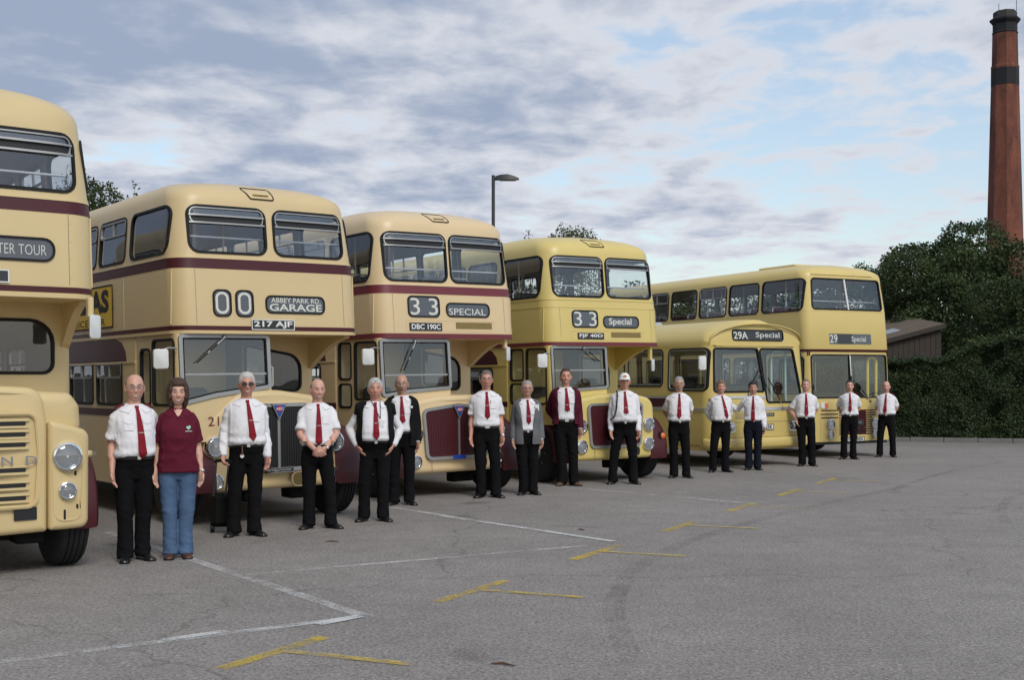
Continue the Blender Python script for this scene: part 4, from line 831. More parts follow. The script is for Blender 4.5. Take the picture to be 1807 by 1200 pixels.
YS = [(.30, 1.50)] + [(1.66 + 1.06 * k, 2.62 + 1.06 * k) for k in range(6)]
# bus 2: 00 GARAGE
def ex2(P, B, Bl):
    F = B.F
    for a in (-.755, -.475):
        o = box_sign(P, F, a, a + .20, 2.475, 2.765, .06, 'blind', 'route_number_box'); m = MB(); ol = lambda e: [F(x, z, .0075) for x, z in rpoly(rect(a + .018 + e, a + .182 - e, 2.492 + e, 2.752 - e), .078 - e, 8)]; m.rings([ol(0), ol(.030)], False); m.build('digit', 'blind_text', o, 0)
    o = box_sign(P, F, -.09, .685, 2.525, 2.713, .06, 'blind'); text('ABBEY PARK RD.', F, -.03, .64, 2.640, 2.700, .0075, 'blind_text', o, thick=.012); text('GARAGE', F, -.055, .655, 2.540, 2.628, .0075, 'blind_text', o, thick=.02)
    number_plate(P, F, -.30, .265, 2.307, 2.434, '217 AJF')
    m = MB(); plate(m, B.L, rect(2.06, 5.4, 2.40, 2.955), .04, .0, .010); o = m.build('advert_board', 'ad_yellow', P, 0); m = MB(); frame(m, B.L, rect(2.06, 5.4, 2.40, 2.955), .04, .02, .0, .014); m.build('board_frame', 'black', o)
    text('CAMERAS', B.L, 4.75, 2.20, 2.60, 2.90, .0125, 'black', o, thick=.05); text('STREET · LEICESTER', B.L, 4.9, 2.35, 2.44, 2.53, .0125, 'black', o, thick=.0)
half_cab(dict(pose=(-2.831, 14.685, 37.54, .0155), label='cream half-cab double-decker bus with 00 and GARAGE blinds and a yellow side advert', cream='cream_two', zl=2.26, zt=4.19, win=(3.207, 3.77), wx=(.048, 1.02), hop=(3.555, 3.645, 0), waist=(3.022, 3.140), band='maroon_paint', low=(2.300, 2.350), lowm='maroon_paint', lip=True,
    side=YS, slide=lambda k: k > 0, vent=(-.31, .10, 3.885, 4.045), rail=3.41, bulk=1.28, lwin=(1.41, 1.96), bwin=[(.05, 1.55), (1.02, 1.55), (1.02, 2.02), (.05, 2.19)], cab_y=.03, ws=[(-1.165, 1.44), (-.75, 1.53), (-.045, 1.62), (-.045, 2.245), (-1.165, 2.245)], wsbar=1.785,
    cabwin=[(rect(.13, .80, 1.42, 2.20), 0), (rect(.86, 1.19, 1.42, 2.10), 0)], wiper=((-.62, 2.22), (-.98, 1.92)), mirL=(-1.40, 1.965), mirR=None, bonnet=bonnet_round, extra=ex2))
# bus 3: 33 SPECIAL
def ex3(P, B, Bl): P['cream'] = 'cream_three'; signs33(P, B, Bl, 'SPECIAL', 'DBC 190C', (2.626, 2.936), (2.636, 2.849), (2.432, 2.546), -.725); del P['cream']
half_cab(dict(pose=(-.837, 17.756, 36.81, .016, 1.02), label='cream half-cab double-decker bus with 33 and capital SPECIAL blinds and a maroon waist band', cream='cream_three', zl=2.325, zt=4.30, win=(3.14, 3.845), wx=(.026, 1.06), hop=(3.64, 3.735, 0), waist=(2.962, 3.080), band='maroon_light', low=(2.345, 2.392), lowm='maroon_light', lip=False,
    side=YS, slide=lambda k: k > 1, vent=(-.29, .10, 4.03, 4.175), rail=3.33, bulk=1.25, lwin=(1.45, 1.98), bwin=[(.05, 1.55), (.98, 1.55), (.98, 2.05), (.05, 2.2)], cab_y=.01, ws=[(-1.185, 1.50), (-.75, 1.56), (-.03, 1.60), (-.03, 2.305), (-1.185, 2.305)], wsbar=1.80,
    cabwin=[(rect(.12, .75, 1.45, 2.28), 0), (rect(.84, 1.22, 1.74, 2.28), 0), (rect(.84, 1.22, 1.33, 1.68), 0)], wiper=((-.62, 2.28), (-.84, 1.86)), mirL=(-1.40, 2.06), mirR=(1.02, .10, 2.10), bonnet=bonnet_square, v=True, by0=-.12, fog=(.565, .095), extra=ex3))
# bus 4: 33 Special
def ex4(P, B, Bl): P['cream'] = 'cream_four'; signs33(P, B, Bl, 'Special', 'FJF 40D', (2.617, 2.912), (2.617, 2.824), (2.422, 2.529), -.64); del P['cream']
half_cab(dict(pose=(1.665, 20.747, 33.4, .0128), label='plain yellow half-cab double-decker bus with 33 Special blinds and no waist band', cream='cream_four', zl=2.315, zt=4.275, win=(3.135, 3.825), wx=(.026, 1.06), hop=(3.63, 3.71, 0), waist=(2.957, 3.084), band=None, low=(2.330, 2.374), lowm='maroon_light', lip=False,
    side=YS, slide=lambda k: k > 1, vent=(-.33, .08, 4.005, 4.145), rail=3.33, bulk=1.25, lwin=(1.42, 1.96), bwin=[(.05, 1.55), (.98, 1.55), (.98, 2.05), (.05, 2.2)], cab_y=.0, ws=[(-1.16, 1.50), (-.75, 1.56), (-.02, 1.60), (-.02, 2.30), (-1.16, 2.30)], wsbar=1.90,
    cabwin=[(rect(.12, .72, 1.34, 2.27), 0), (rect(.80, 1.21, 1.73, 2.27), 0), (rect(.80, 1.21, 1.33, 1.68), 0)], wiper=((-.50, 2.27), (-.20, 2.05)), mirL=(-1.36, 2.06), mirR=(1.0, .10, 1.98), bonnet=bonnet_square, v=False, by0=-.20, fog=(.624, .115), extra=ex4))
# bus 1: TOUR, mostly outside the frame
def ex1(P, B, Bl):
    F = B.F; o = box_sign(P, F, -.30, .835, 2.735, 2.915, .08, 'blind'); text('LEICESTER TOUR', F, .12, .775, 2.775, 2.865, .0075, 'blind_text', o, thick=-.01)
    number_plate(P, F, -.08, .46, 2.522, 2.635, '', border=True)
half_cab(dict(pose=(-4.677, 10.18, 34.88, .0038), label='cream half-cab double-decker bus with a TOUR blind and louvred bonnet', cream='cream_one', zl=2.41, zt=4.42, win=(3.35, 3.885), wx=(.03, 1.055), hop=(3.685, 3.775, 0), waist=(3.16, 3.272), band='maroon_paint', low=(2.455, 2.505), lowm='maroon_paint', lip=True,
    side=YS, slide=lambda k: k > 0, vent=(-.3, .1, 4.1, 4.24), rail=3.52, bulk=.92, lwin=(1.5, 2.06), bwin=[(.05, 1.75), (1.06, 1.75), (1.06, 2.26), (.05, 2.26)], cab_y=.03, ws=[(-1.165, 1.55), (-.75, 1.60), (-.045, 1.66), (-.045, 2.36), (-1.165, 2.36)], wsbar=1.9,
    cabwin=[(rect(.13, .80, 1.5, 2.3), 0)], wiper=((-.62, 2.33), (-.9, 2.0)), mirL=(-1.40, 2.1), mirR=(1.13, -.02, 2.16), bonnet=bonnet_louvred, extra=ex1))

# ---- full-front buses
def front_common(P, B, rear_y, ro, floor):
    m = MB(); m.box(-.5, .5, .4, B.at(1)[2] - .4, .42, .62, .02); m.box(-1.15, 1.15, .5, B.at(1)[2] - .2, .46, .54); m.build('chassis', 'chassis', P)
    for s in (-1, 1): wheel(P, s * 1.08, 2.5, .49 - ro * s, 0, .98); wheel(P, s * 1.10, rear_y, .49 - ro * s, 0, .98, 'silver', True)
def single():
    pose = (4.767, 23.154, 30.86, .0068, 1.06); P, ro = bus_root('single_decker_bus', pose, 'yellow single-decker bus with a 29A Special blind and arched roof front', GRP); cr = 'cream_five'; Lb = 11.0
    low = [(.42, 1.235, .06, Lb, .24, .2, .05), (.66, 1.25, .0, Lb, .24, .2, .05), (1.18, 1.25, .01, Lb, .24, .2, .05), (1.50, 1.25, .03, Lb, .24, .2, .05), (2.39, 1.22, .10, Lb, .22, .2, .05)]
    B = Body(roofed(low, 2.39, 2.90, 1.23, .10, Lb, .16, .2, .05, n=2.15, fy=.10, by=.4, end=.22)); F, L, Rt, cut = B.F, B.L, B.Rt, MB()
    wl = [(-1.12, 1.51), (.10, 1.51), (-.03, 2.345), (-1.08, 2.345)]; wr = [(.125, 1.30), (1.10, 1.30), (.90, 2.345), (-.005, 2.345)]
    for q in (wl, wr): window(P, F, q, .06 if q is wl else .08, cut, gw=.028, name='windscreen')
    sy = [(.16, 1.29), (1.46, 2.60)] + [(2.72 + 1.42 * k, 4.02 + 1.42 * k) for k in range(5)]
    for side in (L, Rt):
        for y0, y1 in sy[(0 if side == L else 1):]: window(P, side, rect(y0, y1, 1.54 if y0 < 1 else 1.62, 2.345), .10, cut, 'silver')
    window(P, Rt, rect(.22, 1.25, .55, 2.3), .1, cut, 'silver', name='door')
    for s in (-1, 1):
        for yw in (2.5, 8.0): cut.lathe([(.60, -.5), (.60, .5)], (s * 1.3, yw, .46), (1, 0, 0), 28)
    B.shell('body', P, [cr, 'lining'], cut)
    m = MB(); plate(m, L, rect(.10, Lb - .2, 1.225, 1.392), 0, -.005, .005); m.build('side_band', 'maroon_paint', P, 0)
    for z0, z1 in ((1.394, 1.440), (1.160, 1.222)): B.strip(z0, z1, .014).build('metal_trim', 'alu', P) if z0 < 1.3 else None
    m = MB(); plate(m, L, rect(.05, Lb - .2, 1.394, 1.438), 0, -.005, .016); m.build('metal_trim', 'alu', P, 0); m = MB(); plate(m, F, rect(-1.0, .09, 1.395, 1.440), 0, -.005, .016); m.build('metal_trim', 'alu', P, 0)
    m = MB(); plate(m, L, rect(.10, Lb - .2, .664, .672), 0, -.005, .003); m.build('panel_joint', 'cab_lining', P, 0)
    m = MB(); plate(m, L, rect(.0 + .1, Lb - .1, 2.385, 2.402), 0, -.01, .016); m.build('gutter', cr, P, 0)
    # destination box under the arched peak
    o = box_sign(P, F, -.625, .635, 2.50, 2.685, .05, 'blind_black'); text('29A', F, -.61, -.265, 2.515, 2.655, .0075, 'blind_text', o, thick=.015); text('Special', F, -.07, .55, 2.50 + .022, 2.655, .0075, 'blind_text', o, thick=.01)
    pk = MB(); K = 24; rs = []
    for k in range(K + 1):
        a = math.pi * k / K; x = -1.16 * math.cos(a); zz = 2.40 + .40 * math.sin(a) ** .8; yy = B.yfront(x, 2.5); rs.append([(x, yy + .02, zz + .018), (x, yy - .05, zz + .020), (x, yy - .055, zz + .004), (x, yy + .02, zz - .006)])
    pk.rings(rs); pk.build('front_peak', cr, P, 40)
    m = MB(); plate(m, F, rect(-1.08, .93, 2.385, 2.405), 0, -.01, .030); m.build('windscreen_visor', cr, P, 0)
    # front panel, lamps, bumper
    for z in (.945, .656): m = MB(); plate(m, F, rect(-1.05, 1.05, z - .004, z + .004), 0, -.004, .003); m.build('panel_joint', 'cab_lining', P, 0)
    bm = MB(); ol = [(x, y) for x, y in outline(1.25, .0, 3, .24, .2, .05) if y < 1.2]; rs = []
    for z, o_ in ((.445, -.01), (.455, .03), (.50, .055), (.60, .06), (.640, .045), (.652, -.01)): rs.append([(x * (1 + o_ / 1.25), y - o_, z) for x, y in sorted([q for q in outline(1.25, .0, 3, .24, .2, .05) if q[1] < .27], key=lambda q: q[0])])
    bm.rings(rs, False, closed=False); bo = bm.build('bumper', cr, P, 60)
    for a0, a1 in ((-.98, -.67), (.69, 1.0)):
        m = MB(); plate(m, F, rect(a0, a1, .755, .945), .06, -.01, .012); o = m.build('headlight', 'chrome', P); m = MB(); plate(m, F, rect(a0 + .025, a1 - .025, .78, .92), .05, .012, .02); m.build('bezel', 'black', o)
        for c_ in (a0 + .085, a1 - .085): m = MB(); m.lathe([(.062, 0), (.062, .012), (.03, .028), (.003, .03)], F(c_, .85, .02), (0, -1, 0), 18); m.build('lens', 'alu', o, 60)
    for a0, a1 in ((-.86, -.68), (.73, .91)):
        m = MB(); plate(m, F, rect(a0, a1, .50, .605), .03, .05, .072); o = m.build('fog_lamp', 'rubber', P); m = MB(); plate(m, F, rect(a0 + .015, a1 - .03, .515, .59), .02, .07, .082); m.build('lens', 'alu', o)
    m = MB(); plate(m, F, rect(-.16, .235, .53, .57), .015, .05, .066); m.build('bumper_slot', 'black', P, 0)
    m = MB(); plate(m, F, rect(-.02, .30, 1.05, 1.113), .004, .0, .012); o = m.build('badge', 'plate_black', P, 0); text('SCANIA', F, .0, .28, 1.062, 1.101, .0135, 'alu', o, thick=.01)
    number_plate(P, F, -.23, .275, .787, .90, 'PBC 125K', 'plate_white', 'plate_black')
    for k in range(6): z = 1.005 + k * .022; m = MB(); plate(m, F, rect(-.66, -.36, z, z + .007), 0, -.002, .004); m.build('vent_slot', 'cab_lining', P, 0)
    text('CITY TRANSPORT', L, 1.15, .33, .49, .525, .004, 'maroon_light', P, thick=.0)
    wiper(P, F(.52, 1.20, .03), F(.13, 1.78, .05)); wiper(P, F(-.32, 1.47, .02), F(.03, 1.93, .04)); mirror(P, (-1.27, .10, 2.20), (-1.45, .02, 2.06), .14, .26, -.3)
    m = MB(); m.box(-.3, .3, 3.4, 4.2, 2.86, 2.99, .04); m.build('roof_hatch', 'alu', P)
    m = MB(); m.box(-1.2, 1.2, .3, Lb - .2, .66, .72); m.build('saloon_floor', 'chassis', P, 0); seats(P, [3.2 + .85 * k for k in range(8)], .72, 'seat_maroon'); steering(P, (-.62, .62, 1.48)); m = MB(); m.box(-1.0, -.2, .3, .7, .72, 1.38, .05); m.build('dashboard', 'grey_plastic', P); m = MB(); m.box(-.85, -.38, 1.2, 1.6, 1.05, 1.17, .04); m.box(-.85, -.38, 1.5, 1.6, 1.1, 1.75, .04); m.build('driver_seat', 'seat_dark', P)
    for a, y in ((.55, .35), (.92, .35), (-.1, 1.5), (.1, 1.5)): m = MB(); m.tube([(a, y, .72), (a, y, 2.25)], .022, 8); m.build('stanchion', 'pale_green', P)
    m = MB(); m.tube([(.55, .35, 2.2), (.62, .35, 2.29), (.85, .35, 2.29), (.92, .35, 2.2)], .022, 8); m.build('door_frame', 'pale_green', P)
    front_common(P, B, 8.0, ro, .7); del P['k']
single()
def decker():
    pose = (7.605, 27.167, 28.49, .005, 1.025); P, ro = bus_root('double_decker_bus', pose, 'yellow full-front double-decker bus with a 29 Special blind and striped maroon grille', GRP); cr = 'cream_six'; Lb = 9.6
    low = [(.39, 1.24, .01, Lb, .16, .2, .05), (.7, 1.25, .0, Lb, .16, .2, .05), (1.30, 1.25, .02, Lb, .16, .2, .05), (2.40, 1.25, .07, Lb, .16, .2, .05), (2.46, 1.25, .045, Lb, .18, .2, .05), (3.28, 1.25, .11, Lb, .20, .2, .05), (4.03, 1.20, .20, Lb - .05, .22, .2, .05)]
    B = Body(roofed(low, 4.03, 4.40, 1.20, .20, Lb - .05, .22, .2, .05, n=2.6, fy=.9, by=.8)); F, L, Rt, cut = B.F, B.L, B.Rt, MB()
    uw = [(-1.055, 3.32), (1.055, 3.32), (1.01, 4.02), (-1.01, 4.02)]; o = window(P, F, uw, .09, cut, gw=.028); m = MB(); plate(m, F, [(-.035, 3.33), (.005, 3.33), (-.055, 4.01), (-.095, 4.01)], 0, -.02, .014); m.build('centre_bar', 'white_trim', o)
    for k, (y0, y1) in enumerate([(.26, 1.61), (1.72, 2.80), (2.90, 3.96), (4.06, 5.13), (5.24, 6.3), (6.4, 7.46), (7.56, 8.6)]):
        for side in (L, Rt): window(P, side, rect(y0, y1, 3.285, 4.01), .11, cut, 'slider' if k in (2, 4) else 'fixed')
    window(P, B.Bk, rect(-.9, .9, 3.3, 3.95), .1, cut)
    lw = [(-1.13, 1.36), (-.035, 1.36), (-.035, 2.32), (-1.13, 2.32)]; rw = [(-.015, 1.36), (1.12, 1.36), (1.12, 2.32), (-.015, 2.32)]
    for q in (lw, rw): window(P, F, q, [.08, .02, .02, .08] if q is lw else [.02, .08, .08, .02], cut, name='windscreen')
    m = MB(); plate(m, F, rect(-.037, -.013, 1.36, 2.31), 0, -.02, .014); m.build('glazing_bar', 'rubber', P, 0); m = MB(); plate(m, F, [(-.03, 1.85), (-.01, 1.85), (-.02, 2.30), (-.05, 2.30)], 0, .014, .02); m.build('bar_cap', 'white_trim', P, 0)
    for y0, y1 in [(.20, 1.35), (1.55, 2.6), (2.75, 3.8), (3.95, 5.0), (5.15, 6.2)]: window(P, L, rect(y0, y1, 1.45, 2.28), .09, cut, 'silver')
    for y0, y1 in [(1.55, 2.6), (2.75, 3.8), (3.95, 5.0), (5.15, 6.2)]: window(P, Rt, rect(y0, y1, 1.45, 2.28), .09, cut, 'silver')
    window(P, Rt, rect(.22, 1.35, .5, 2.28), .1, cut, 'silver', name='door')
    for s in (-1, 1):
        for yw in (2.5, 7.2): cut.lathe([(.60, -.5), (.60, .5)], (s * 1.3, yw, .46), (1, 0, 0), 28)
    B.shell('body', P, [cr, 'lining'], cut)
    B.strip(2.385, 2.437, .016).build('waist_band', 'maroon_paint', P); B.strip(3.282, 3.292, .004).build('panel_joint', cr, P)
    for s in (-1, 1): m = MB(); plate(m, F, [(s * 1.14, 2.29), (s * 1.20, 2.29), (s * 1.20, 2.384), (s * 1.14, 2.384)][::s], 0, -.01, .004); m.build('band_corner', 'maroon_paint', P, 0)
    m = MB(); plate(m, F, rect(-1.0, .80, 4.10, 4.118), 0, -.02, .02); m.build('drip_rail', cr, P, 0); m = MB(); m.box(-.6, .6, 1.2, 2.5, 4.36, 4.425, .03); m.build('roof_pod', cr, P)
    m = MB(); plate(m, F, rect(-.615, .625, 2.555, 2.785), 0, -.004, .006); o = m.build('destination_box', 'blind', P, 0); m = MB(); plate(m, F, rect(-.39, .05, 2.556, 2.784), 0, .006, .0075); m.build('blind', 'blind_black', o, 0); text('2', F, -.61, -.51, 2.585, 2.765, .010, 'blind_text', o, 'digit', thick=.01); text('9', F, -.495, -.395, 2.585, 2.765, .010, 'blind_text', o, 'digit', thick=.01); text('Special', F, .02, .455, 2.58, 2.735, .010, 'blind_text', o, thick=.01)
    # striped front panel
    zz = [1.068, .985, .908]
    for k in range(12):
        z = 1.068 - k * .049
        if z < .52: break
        a0, a1 = (-.92, .72) if k in (0,) else (-.92, .62) if k < 0 else (-.43, .60)
        if k in (0, 2, 4): pass
    for z in (1.07, .988, .910): m = MB(); plate(m, F, rect(-.905, -.42, z, z + .026), 0, -.004, .005); m.build('stripe', 'maroon_paint', P, 0)
    for k in range(11): z = .535 + k * .0525; m = MB(); plate(m, F, rect(-.40, .735 if k > 7 else .60, z, z + .027), 0, -.004, .005); m.build('stripe', 'maroon_paint', P, 0)
    m = MB(); plate(m, F, rect(-.22, .405, .535, 1.09), .01, -.004, .004); go = m.build('grille', 'black', P, 0)
    for k in range(11): z = .545 + k * .05; m = MB(); plate(m, F, rect(-.21, .395, z, z + .02), 0, .0, .012); m.build('slat', 'maroon_paint', go, 0)
    m = MB(); plate(m, F, rect(-.10, .305, .757, .862), .006, .0, .016); o = m.build('badge', 'plate_black', P, 0); m = MB(); frame(m, F, rect(-.10, .305, .757, .862), .006, .008, .0, .019); m.build('border', 'grey_plastic', o); text('DENNIS', F, -.075, .27, .785, .835, .0175, 'alu', o, thick=.02)
    for s in (-1, 1):
        headlight(P, F(s * .66, .772, .006), .122); headlight(P, F(s * .66, .545, .006), .09, 'fog_lamp'); m = MB(); a = s * .81; plate(m, F, rect(a - .10, a + .10, 1.13, 1.258), .03, .0, .02); o = m.build('side_lamp', 'plate_white', P); m = MB(); plate(m, F, rect(a + .0, a + .092, 1.14, 1.25), .02, .02, .030); m.build('indicator_lens', 'amber', o)
        m = MB(); plate(m, F, rect(s * .60 + (.0) - .002 + (.33 * (s < 0) * -1) , s * .60 + .002 + (.33 * (s < 0) * -1), .40, 1.04), 0, -.003, .003); m.build('panel_joint', 'cab_lining', P, 0)
    number_plate(P, F, -.17, .345, .38, .492, 'FUT 50X', 'plate_white', 'plate_black')
    m = MB(); plate(m, F, rect(-1.1, 1.1, .33, .388), .01, -.06, -.01); m.build('valance', 'black', P, 0); wiper(P, F(.55, 1.28, .02), F(.02, 1.75, .03)); wiper(P, F(.45, 1.36, .02), F(.85, 1.50, .03))
    for x in (.70, .96): m = MB(); m.tube([(x, .26, .75), (x, .26, 2.20)], .035, 8); m.build('door_frame', 'stanchion_yellow', P)
    m = MB(); m.tube([(.70, .26, 2.18), (.76, .26, 2.26), (.90, .26, 2.26), (.96, .26, 2.18)], .035, 8); m.build('door_frame', 'stanchion_yellow', P)
    for x in (-.35, -.10): m = MB(); m.tube([(x, 1.2, .7), (x, 1.2, 2.25)], .022, 8); m.build('stanchion', 'stanchion_yellow', P)
    m = MB(); m.box(-1.2, 1.2, .3, Lb - .2, 2.36, 2.43); m.build('upper_floor', 'lining', P, 0); m = MB(); m.box(-1.2, 1.2, .3, Lb - .2, .66, .72); m.build('saloon_floor', 'chassis', P, 0)
    seats(P, [.9 + .8 * k for k in range(9)], 2.50, 'seat_maroon'); seats(P, [2.8 + .85 * k for k in range(5)], .72, 'seat_maroon'); m = MB(); m.tube([(-1.05, .34, 3.52), (1.05, .34, 3.52)], .012, 8); m.build('handrail', 'rail', P)
    for x, y in ((-.35, 1.8), (.35, 1.8), (-.35, 4.2), (.35, 4.2)): m = MB(); m.tube([(x, y, 2.43), (x, y, 4.28)], .016, 8); m.build('stanchion', 'rail', P)
    steering(P, (-.62, .62, 1.35)); m = MB(); m.box(-1.0, -.2, .25, .6, .72, 1.3, .05); m.build('dashboard', 'grey_plastic', P); m = MB(); m.box(-.85, -.38, 1.1, 1.5, 1.0, 1.12, .04); m.box(-.85, -.38, 1.4, 1.5, 1.1, 1.7, .04); m.build('driver_seat', 'seat_dark', P)
    front_common(P, B, 7.2, ro, .7); del P['k']
decker()
# ---------------------------------------------------------------- people
def skin_mat():
    ma = bpy.data.materials.new('skin'); ma.use_nodes = True; MATS['skin'] = ma; nt = ma.node_tree; N = nt.nodes; L = nt.links; b = N['Principled BSDF']
    at = N.new('ShaderNodeAttribute'); at.attribute_name = 'tint'; L.new(at.outputs['Color'], b.inputs['Base Color']); b.inputs['Roughness'].default_value = .48
    b.inputs['Subsurface Weight'].default_value = .12; b.inputs['Subsurface Radius'].default_value = (.012, .005, .003); b.inputs['Subsurface Scale'].default_value = .6
    t = N.new('ShaderNodeTexNoise'); t.inputs['Scale'].default_value = 90; bp = N.new('ShaderNodeBump'); bp.inputs['Strength'].default_value = .12; bp.inputs['Distance'].default_value = .004; L.new(t.outputs['Fac'], bp.inputs['Height']); L.new(bp.outputs[0], b.inputs['Normal'])
skin_mat()
def cloth(name, col, rough=.85, amt=.06, bump=.25, scale=26, sheen=.0): return mat(name, col, rough, spec=.12, noise_amt=amt, noise_scale=9, bump=bump, bump_scale=scale, sheen=sheen)
cloth('shirt_white', (.74, .73, .75), .8, .03, .10); cloth('trouser_black', (.0065, .0065, .0075), .95, .25, .3); cloth('trouser_navy', (.009, .011, .018), .95, .2, .25); cloth('jeans', (.075, .125, .215), .9, .38, .4, 34); cloth('polo_maroon', (.105, .012, .026), .85, .15, .2)
cloth('tie_red', (.21, .012, .022), .6, .12, .1); cloth('jacket_black', (.009, .009, .010), .85, .2, .2); cloth('jacket_grey', (.135, .138, .145), .9, .12, .25); cloth('jacket_maroon', (.075, .010, .022), .8, .15, .25); cloth('epaulette', (.16, .012, .026), .8)
mat('shoe_black', (.012, .012, .012), .35, coat=.3); mat('shoe_brown', (.075, .030, .016), .5); mat('suede', (.10, .062, .036), .95); mat('belt', (.012, .011, .010), .5); mat('metal_clip', (.75, .74, .70), .25, metal=1.)
mat('teeth', (.66, .62, .56), .35); mat('eye_white', (.46, .42, .40), .25, coat=.6); mat('iris', (.03, .03, .035), .2, coat=.8); mat('badge_white', (.75, .75, .72), .5); mat('logo_green', (.30, .52, .40), .7); mat('leather', (.10, .045, .025), .6); mat('nylon_black', (.007, .007, .007), .8, spec=.15, bump=.3, bump_scale=60); mat('cap_white', (.76, .75, .74), .8, noise_amt=.03); mat('cap_logo', (.55, .12, .03), .7)
for n_, c_ in dict(hair_brown=(.055, .026, .016), hair_dark=(.020, .014, .012), hair_grey=(.30, .29, .28), hair_white=(.52, .50, .47), hair_sandy=(.17, .11, .065), hair_greybrown=(.15, .12, .10)).items(): mat(n_, c_, .6, noise_amt=.35, noise_scale=60, bump=.5, bump_scale=130)

def V3(*a): return Vector(a)
def ell(c, A, B, n=18, e=2.0):
    out = []
    for k in range(n):
        t = 2 * math.pi * k / n; x, y = math.cos(t), math.sin(t); x = math.copysign(abs(x) ** (2 / e), x); y = math.copysign(abs(y) ** (2 / e), y); out.append(tuple(Vector(c) + A * x + B * y))
    return out
def limb(mb, pts, side, n=14, mi=None):
    """pts: (centre, ra, rb); ra along the side vector, rb across it"""
    C = [Vector(p[0]) for p in pts]; rs = []
    for i, p in enumerate(pts):
        t = (C[min(i + 1, len(C) - 1)] - C[max(i - 1, 0)]).normalized(); s_ = side(i) if callable(side) else Vector(side); a = s_ - t * s_.dot(t); a = a.normalized() if a.length > 1e-5 else t.orthogonal().normalized(); b = t.cross(a)
        rs.append(ell(C[i], a * p[1], b * p[2], n))
    return mb.rings(rs, True, mi)
def dense(pts, k=3):
    """Catmull-Rom through (centre, ra, rb)"""
    A = np.array([[*p[0], p[1], p[2]] for p in pts], float); out = []
    for i in range(len(A) - 1):
        p0, p1, p2, p3 = A[max(0, i - 1)], A[i], A[i + 1], A[min(len(A) - 1, i + 2)]
        for j in range(k): t = j / k; out.append(.5 * (2 * p1 + (p2 - p0) * t + (2 * p0 - 5 * p1 + 4 * p2 - p3) * t * t + (3 * p1 - p0 - 3 * p2 + p3) * t ** 3))
    out.append(A[-1]); return [(Vector(q[:3]), max(q[3], .002), max(q[4], .002)) for q in out]
class Torso:
    """z -> (rx, ry, yc) with belly and build"""
    def __init__(s, belly=.3, build=1., female=False):
        b = belly; k = build
        s.Z = np.array([.70, .80, .88, .96, 1.02, 1.10, 1.18, 1.26, 1.33, 1.385, 1.42, 1.452, 1.48, 1.52])
        rx = np.array([.165, .178, .176, .166 + .012 * b, .160 + .024 * b, .160 + .028 * b, .166 + .020 * b, .178 + .006 * b, .184, .172, .140, .085, .062, .058]) * k * .935
        ry = np.array([.105, .118, .120, .112 + .035 * b, .108 + .060 * b, .110 + .070 * b, .116 + .052 * b, .122 + .02 * b, .118, .104, .088, .072, .062, .060]) * (.5 + .5 * k)
        yc = np.array([.005, .010, .008, -.002 - .020 * b, -.004 - .036 * b, -.004 - .040 * b, -.004 - .026 * b, -.004 - .006 * b, .0, .006, .012, .012, .008, .004])
        if female: rx[1:4] *= 1.04; rx[4:7] *= .93; rx[7:10] *= .90; rx[10:] *= .9; ry[6:8] *= 1.14; yc[6:8] -= .012
        s.rx, s.ry, s.yc = rx, ry, yc
    def at(s, z): return float(np.interp(z, s.Z, s.rx)), float(np.interp(z, s.Z, s.ry)), float(np.interp(z, s.Z, s.yc))
    def pt(s, z, ang, off=0., e=2.35):
        """ang 0 = front (-y), growing towards +x"""
        rx, ry, yc = s.at(z); x, y = math.sin(ang), -math.cos(ang); x = math.copysign(abs(x) ** (2 / e), x); y = math.copysign(abs(y) ** (2 / e), y); return Vector((x * (rx + off), yc + y * (ry + off), z))
    def front(s, x, z, off=0., e=2.35):
        rx, ry, yc = s.at(z); q = min(.98, abs(x) / (rx + off)); return Vector((x, yc - (ry + off) * (1 - q ** e) ** (1 / e), z))
    def loft(s, mb, z0, z1, off=0., n=36, K=26, shape=None):
        rs = []
        for i in range(K + 1):
            z = z0 + (z1 - z0) * i / K; o = off + (shape(z) if shape else 0); rs.append([tuple(s.pt(z, 2 * math.pi * k / n, o)) for k in range(n)])
        return mb.rings(rs)
def ik(S, W, l1, l2, hint):
    S, W = Vector(S), Vector(W); d = W - S; L_ = min(d.length, (l1 + l2) * .999); n = d.normalized(); W = S + n * L_; a = (l1 * l1 - l2 * l2 + L_ * L_) / (2 * L_); h = math.sqrt(max(0, l1 * l1 - a * a)); p = Vector(hint) - n * Vector(hint).dot(n); p = p.normalized() if p.length > 1e-6 else n.orthogonal()
    return S + n * a + p * h, W
def remesh(mb, name, vox, smooth_it=6, wrinkle=None):
    me = mb.mesh(name, 0); o = bpy.data.objects.new('tmp', me); COL.objects.link(o); md = o.modifiers.new('r', 'REMESH'); md.mode = 'VOXEL'; md.voxel_size = vox; sm = o.modifiers.new('s', 'SMOOTH'); sm.factor = .5; sm.iterations = smooth_it
    dg = bpy.context.evaluated_depsgraph_get(); m2 = bpy.data.meshes.new_from_object(o.evaluated_get(dg)); bpy.data.objects.remove(o); bpy.data.meshes.remove(me); m2.name = name
    if wrinkle:
        n = len(m2.vertices); co = np.zeros(n * 3, np.float32); m2.vertices.foreach_get('co', co); co = co.reshape(-1, 3); nr = np.zeros(n * 3, np.float32); m2.vertices.foreach_get('normal', nr); nr = nr.reshape(-1, 3)
        co += nr * wrinkle(co)[:, None]; m2.vertices.foreach_set('co', co.ravel())
    m2.materials.clear(); fix(m2, 180, False); return m2
def fold(co, amp, f, seed):
    """soft cloth folds: slanted ridged noise"""
    out = np.zeros(len(co)); 
    for i, c in enumerate(co):
        q = noise.noise(Vector((c[0] * f[0] + seed, c[1] * f[1], c[2] * f[2] + .35 * c[0] * f[2]))); out[i] = 1 - 2.2 * abs(q)
    return out * amp
